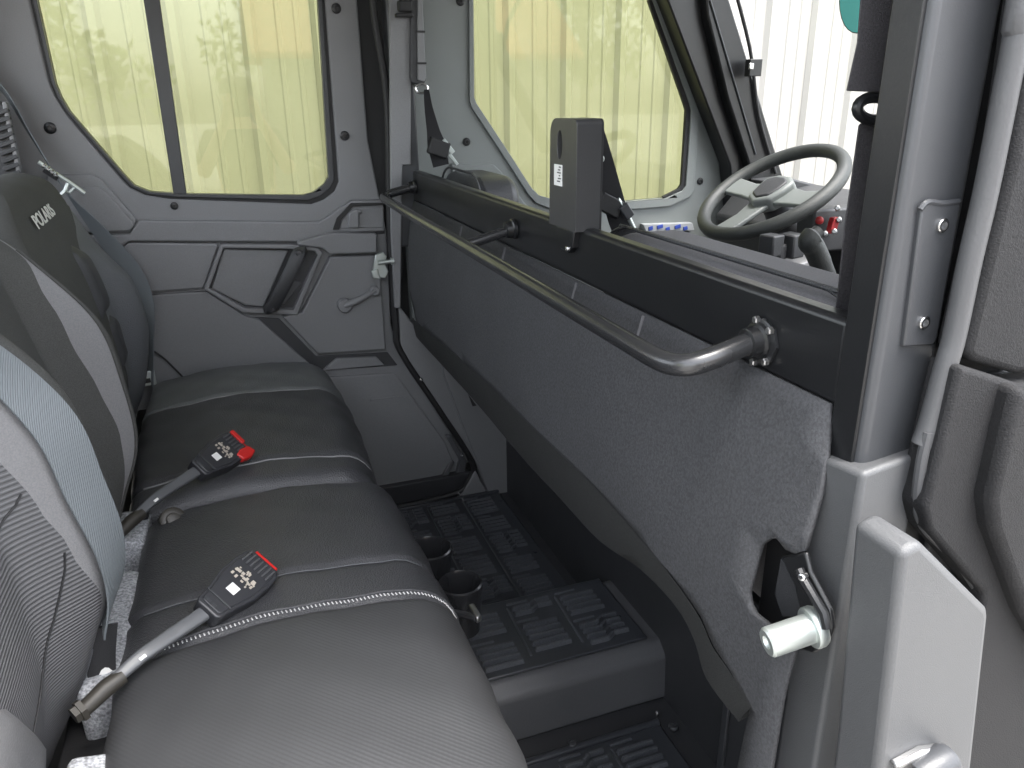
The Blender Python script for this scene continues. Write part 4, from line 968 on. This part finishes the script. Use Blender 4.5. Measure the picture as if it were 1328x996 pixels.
for sx in (-1, 1):
    tj.append((B(sx*.09, 0, -.77), .098)); tb.append((0, len(tj)-1)); tj.append((B(sx*.10, .02, -1.14), .073)); tb.append((len(tj)-2, len(tj)-1)); tj.append((B(sx*.11, -.008, -1.53), .058)); tb.append((len(tj)-2, len(tj)-1))
skinned('trousers', tj, tb, 'trousers', pe)
lathe('cap', B(0, .02, .035), (0, 0, 1), [(0, .094), (.03, .096), (.06, .086), (.085, .055), (.094, .01)], 'hair', pe, seg=20)
slab('cap_brim', [B(-.075, .09, .05), B(-.06, .155, .045), B(0, .185, .043), B(.06, .155, .045), B(.075, .09, .05)], (0, 0, .005), 'hair', pe, bevel=.002)
for sx in (-1, 1):
    lathe('eye', B(sx*.03, .108, .015), (0, 1, 0), [(-.008, .011), (.002, .011), (.006, .006), (.007, .001)], 'white', pe, seg=12)
    lathe('ear', B(sx*.078, .02, .0), (sx, 0, 0), [(-.01, .026), (.006, .024), (.009, .01)], 'skin_tone', pe, seg=12)
slab('nose', [B(-.006, .115, .02), B(.006, .115, .02), B(.014, .118, -.02), B(-.014, .118, -.02)], (0, .016, -.004), 'skin_tone', pe, bevel=.004)
slab('mouth', [B(-.022, .098, -.048), B(.022, .098, -.048), B(.015, .1, -.056), B(-.015, .1, -.056)], (0, .006, 0), 'red', pe, bevel=.002)
ph = box('phone', (PX0-.042, PY0+.405, -.085), (PX0+.042, PY0+.414, .075), 'ink', None, bevel=.004)
ph['label'] = 'black phone held up in both hands by the person'; ph['category'] = 'phone'
def tree(x, y, h, rad, seed, label):
    rnd = random.Random(seed); t = thing('leafy_tree', label, 'tree', (x, y, GROUND), 'trees in the yard behind')
    tube('trunk', spline([V((x, y, GROUND-.1)), V((x+.1, y, GROUND+h*.3)), V((x-.05, y+.1, GROUND+h*.6)), V((x, y, GROUND+h*.85))], 4), [.16-.01*i for i in range(13)], 'bark', t, seg=8)
    v, f = [], []
    cl = [V((rnd.gauss(0, .45)*rad, rnd.gauss(0, .45)*rad, GROUND+h*(.35+.6*rnd.random()))) for _ in range(26)]
    for c_ in cl:
        rr = rad*(.25+.25*rnd.random())
        for _ in range(110):
            d = V((rnd.gauss(0, 1), rnd.gauss(0, 1), rnd.gauss(0, .8))).normalized()*rr*(.5+.5*rnd.random()); p = V((x, y, 0))+c_+d
            a = V((rnd.gauss(0, 1), rnd.gauss(0, 1), rnd.gauss(0, 1))).normalized(); b = a.cross(V((rnd.random(), rnd.random(), 1))).normalized(); q = .05+.04*rnd.random(); k = len(v)
            v.extend([p-a*q*1.5, p+b*q*.7, p+a*q*1.5, p-b*q*.7]); f.append((k, k+1, k+2, k+3))
    mk('crown', v, f, 'leaf', t, smooth=False, kind='stuff')
for i, (x, y, h, r_, lb_) in enumerate(((-2.5, -11, 5.5, 1.7, 'leafy tree standing clear of the low shed, mirrored in glass'), (2.0, -13.0, 6.5, 2.0, 'tall leafy tree rising right behind the low shed, mirrored in glass'), (7.8, -12.5, 5.0, 1.6, 'short leafy tree beyond the end of low shed, mirrored in glass'))):
    tree(x, y, h, r_, 11+i, lb_)
sh = thing('low_shed', 'low shed with orange-brown roof in the yard, mirrored in glass', 'shed', (3.2, -9.5, GROUND))
box('wall', (1.0, -11.5, GROUND-.05), (6.0, -9.6, GROUND+2.3), 'shed_wall', sh, bevel=.02)
slab('roof', [V((.7, -9.2, GROUND+2.2)), V((.7, -9.2, GROUND+2.3)), V((.7, -10.55, GROUND+3.3)), V((.7, -11.9, GROUND+2.3)), V((.7, -11.9, GROUND+2.2)), V((.7, -10.55, GROUND+3.18))], (5.6, 0, 0), 'shed_roof', sh, bevel=.02)
dr = box('door', (3.0, -9.61, GROUND), (4.0, -9.55, GROUND+2.0), 'tube', sh, bevel=.01)
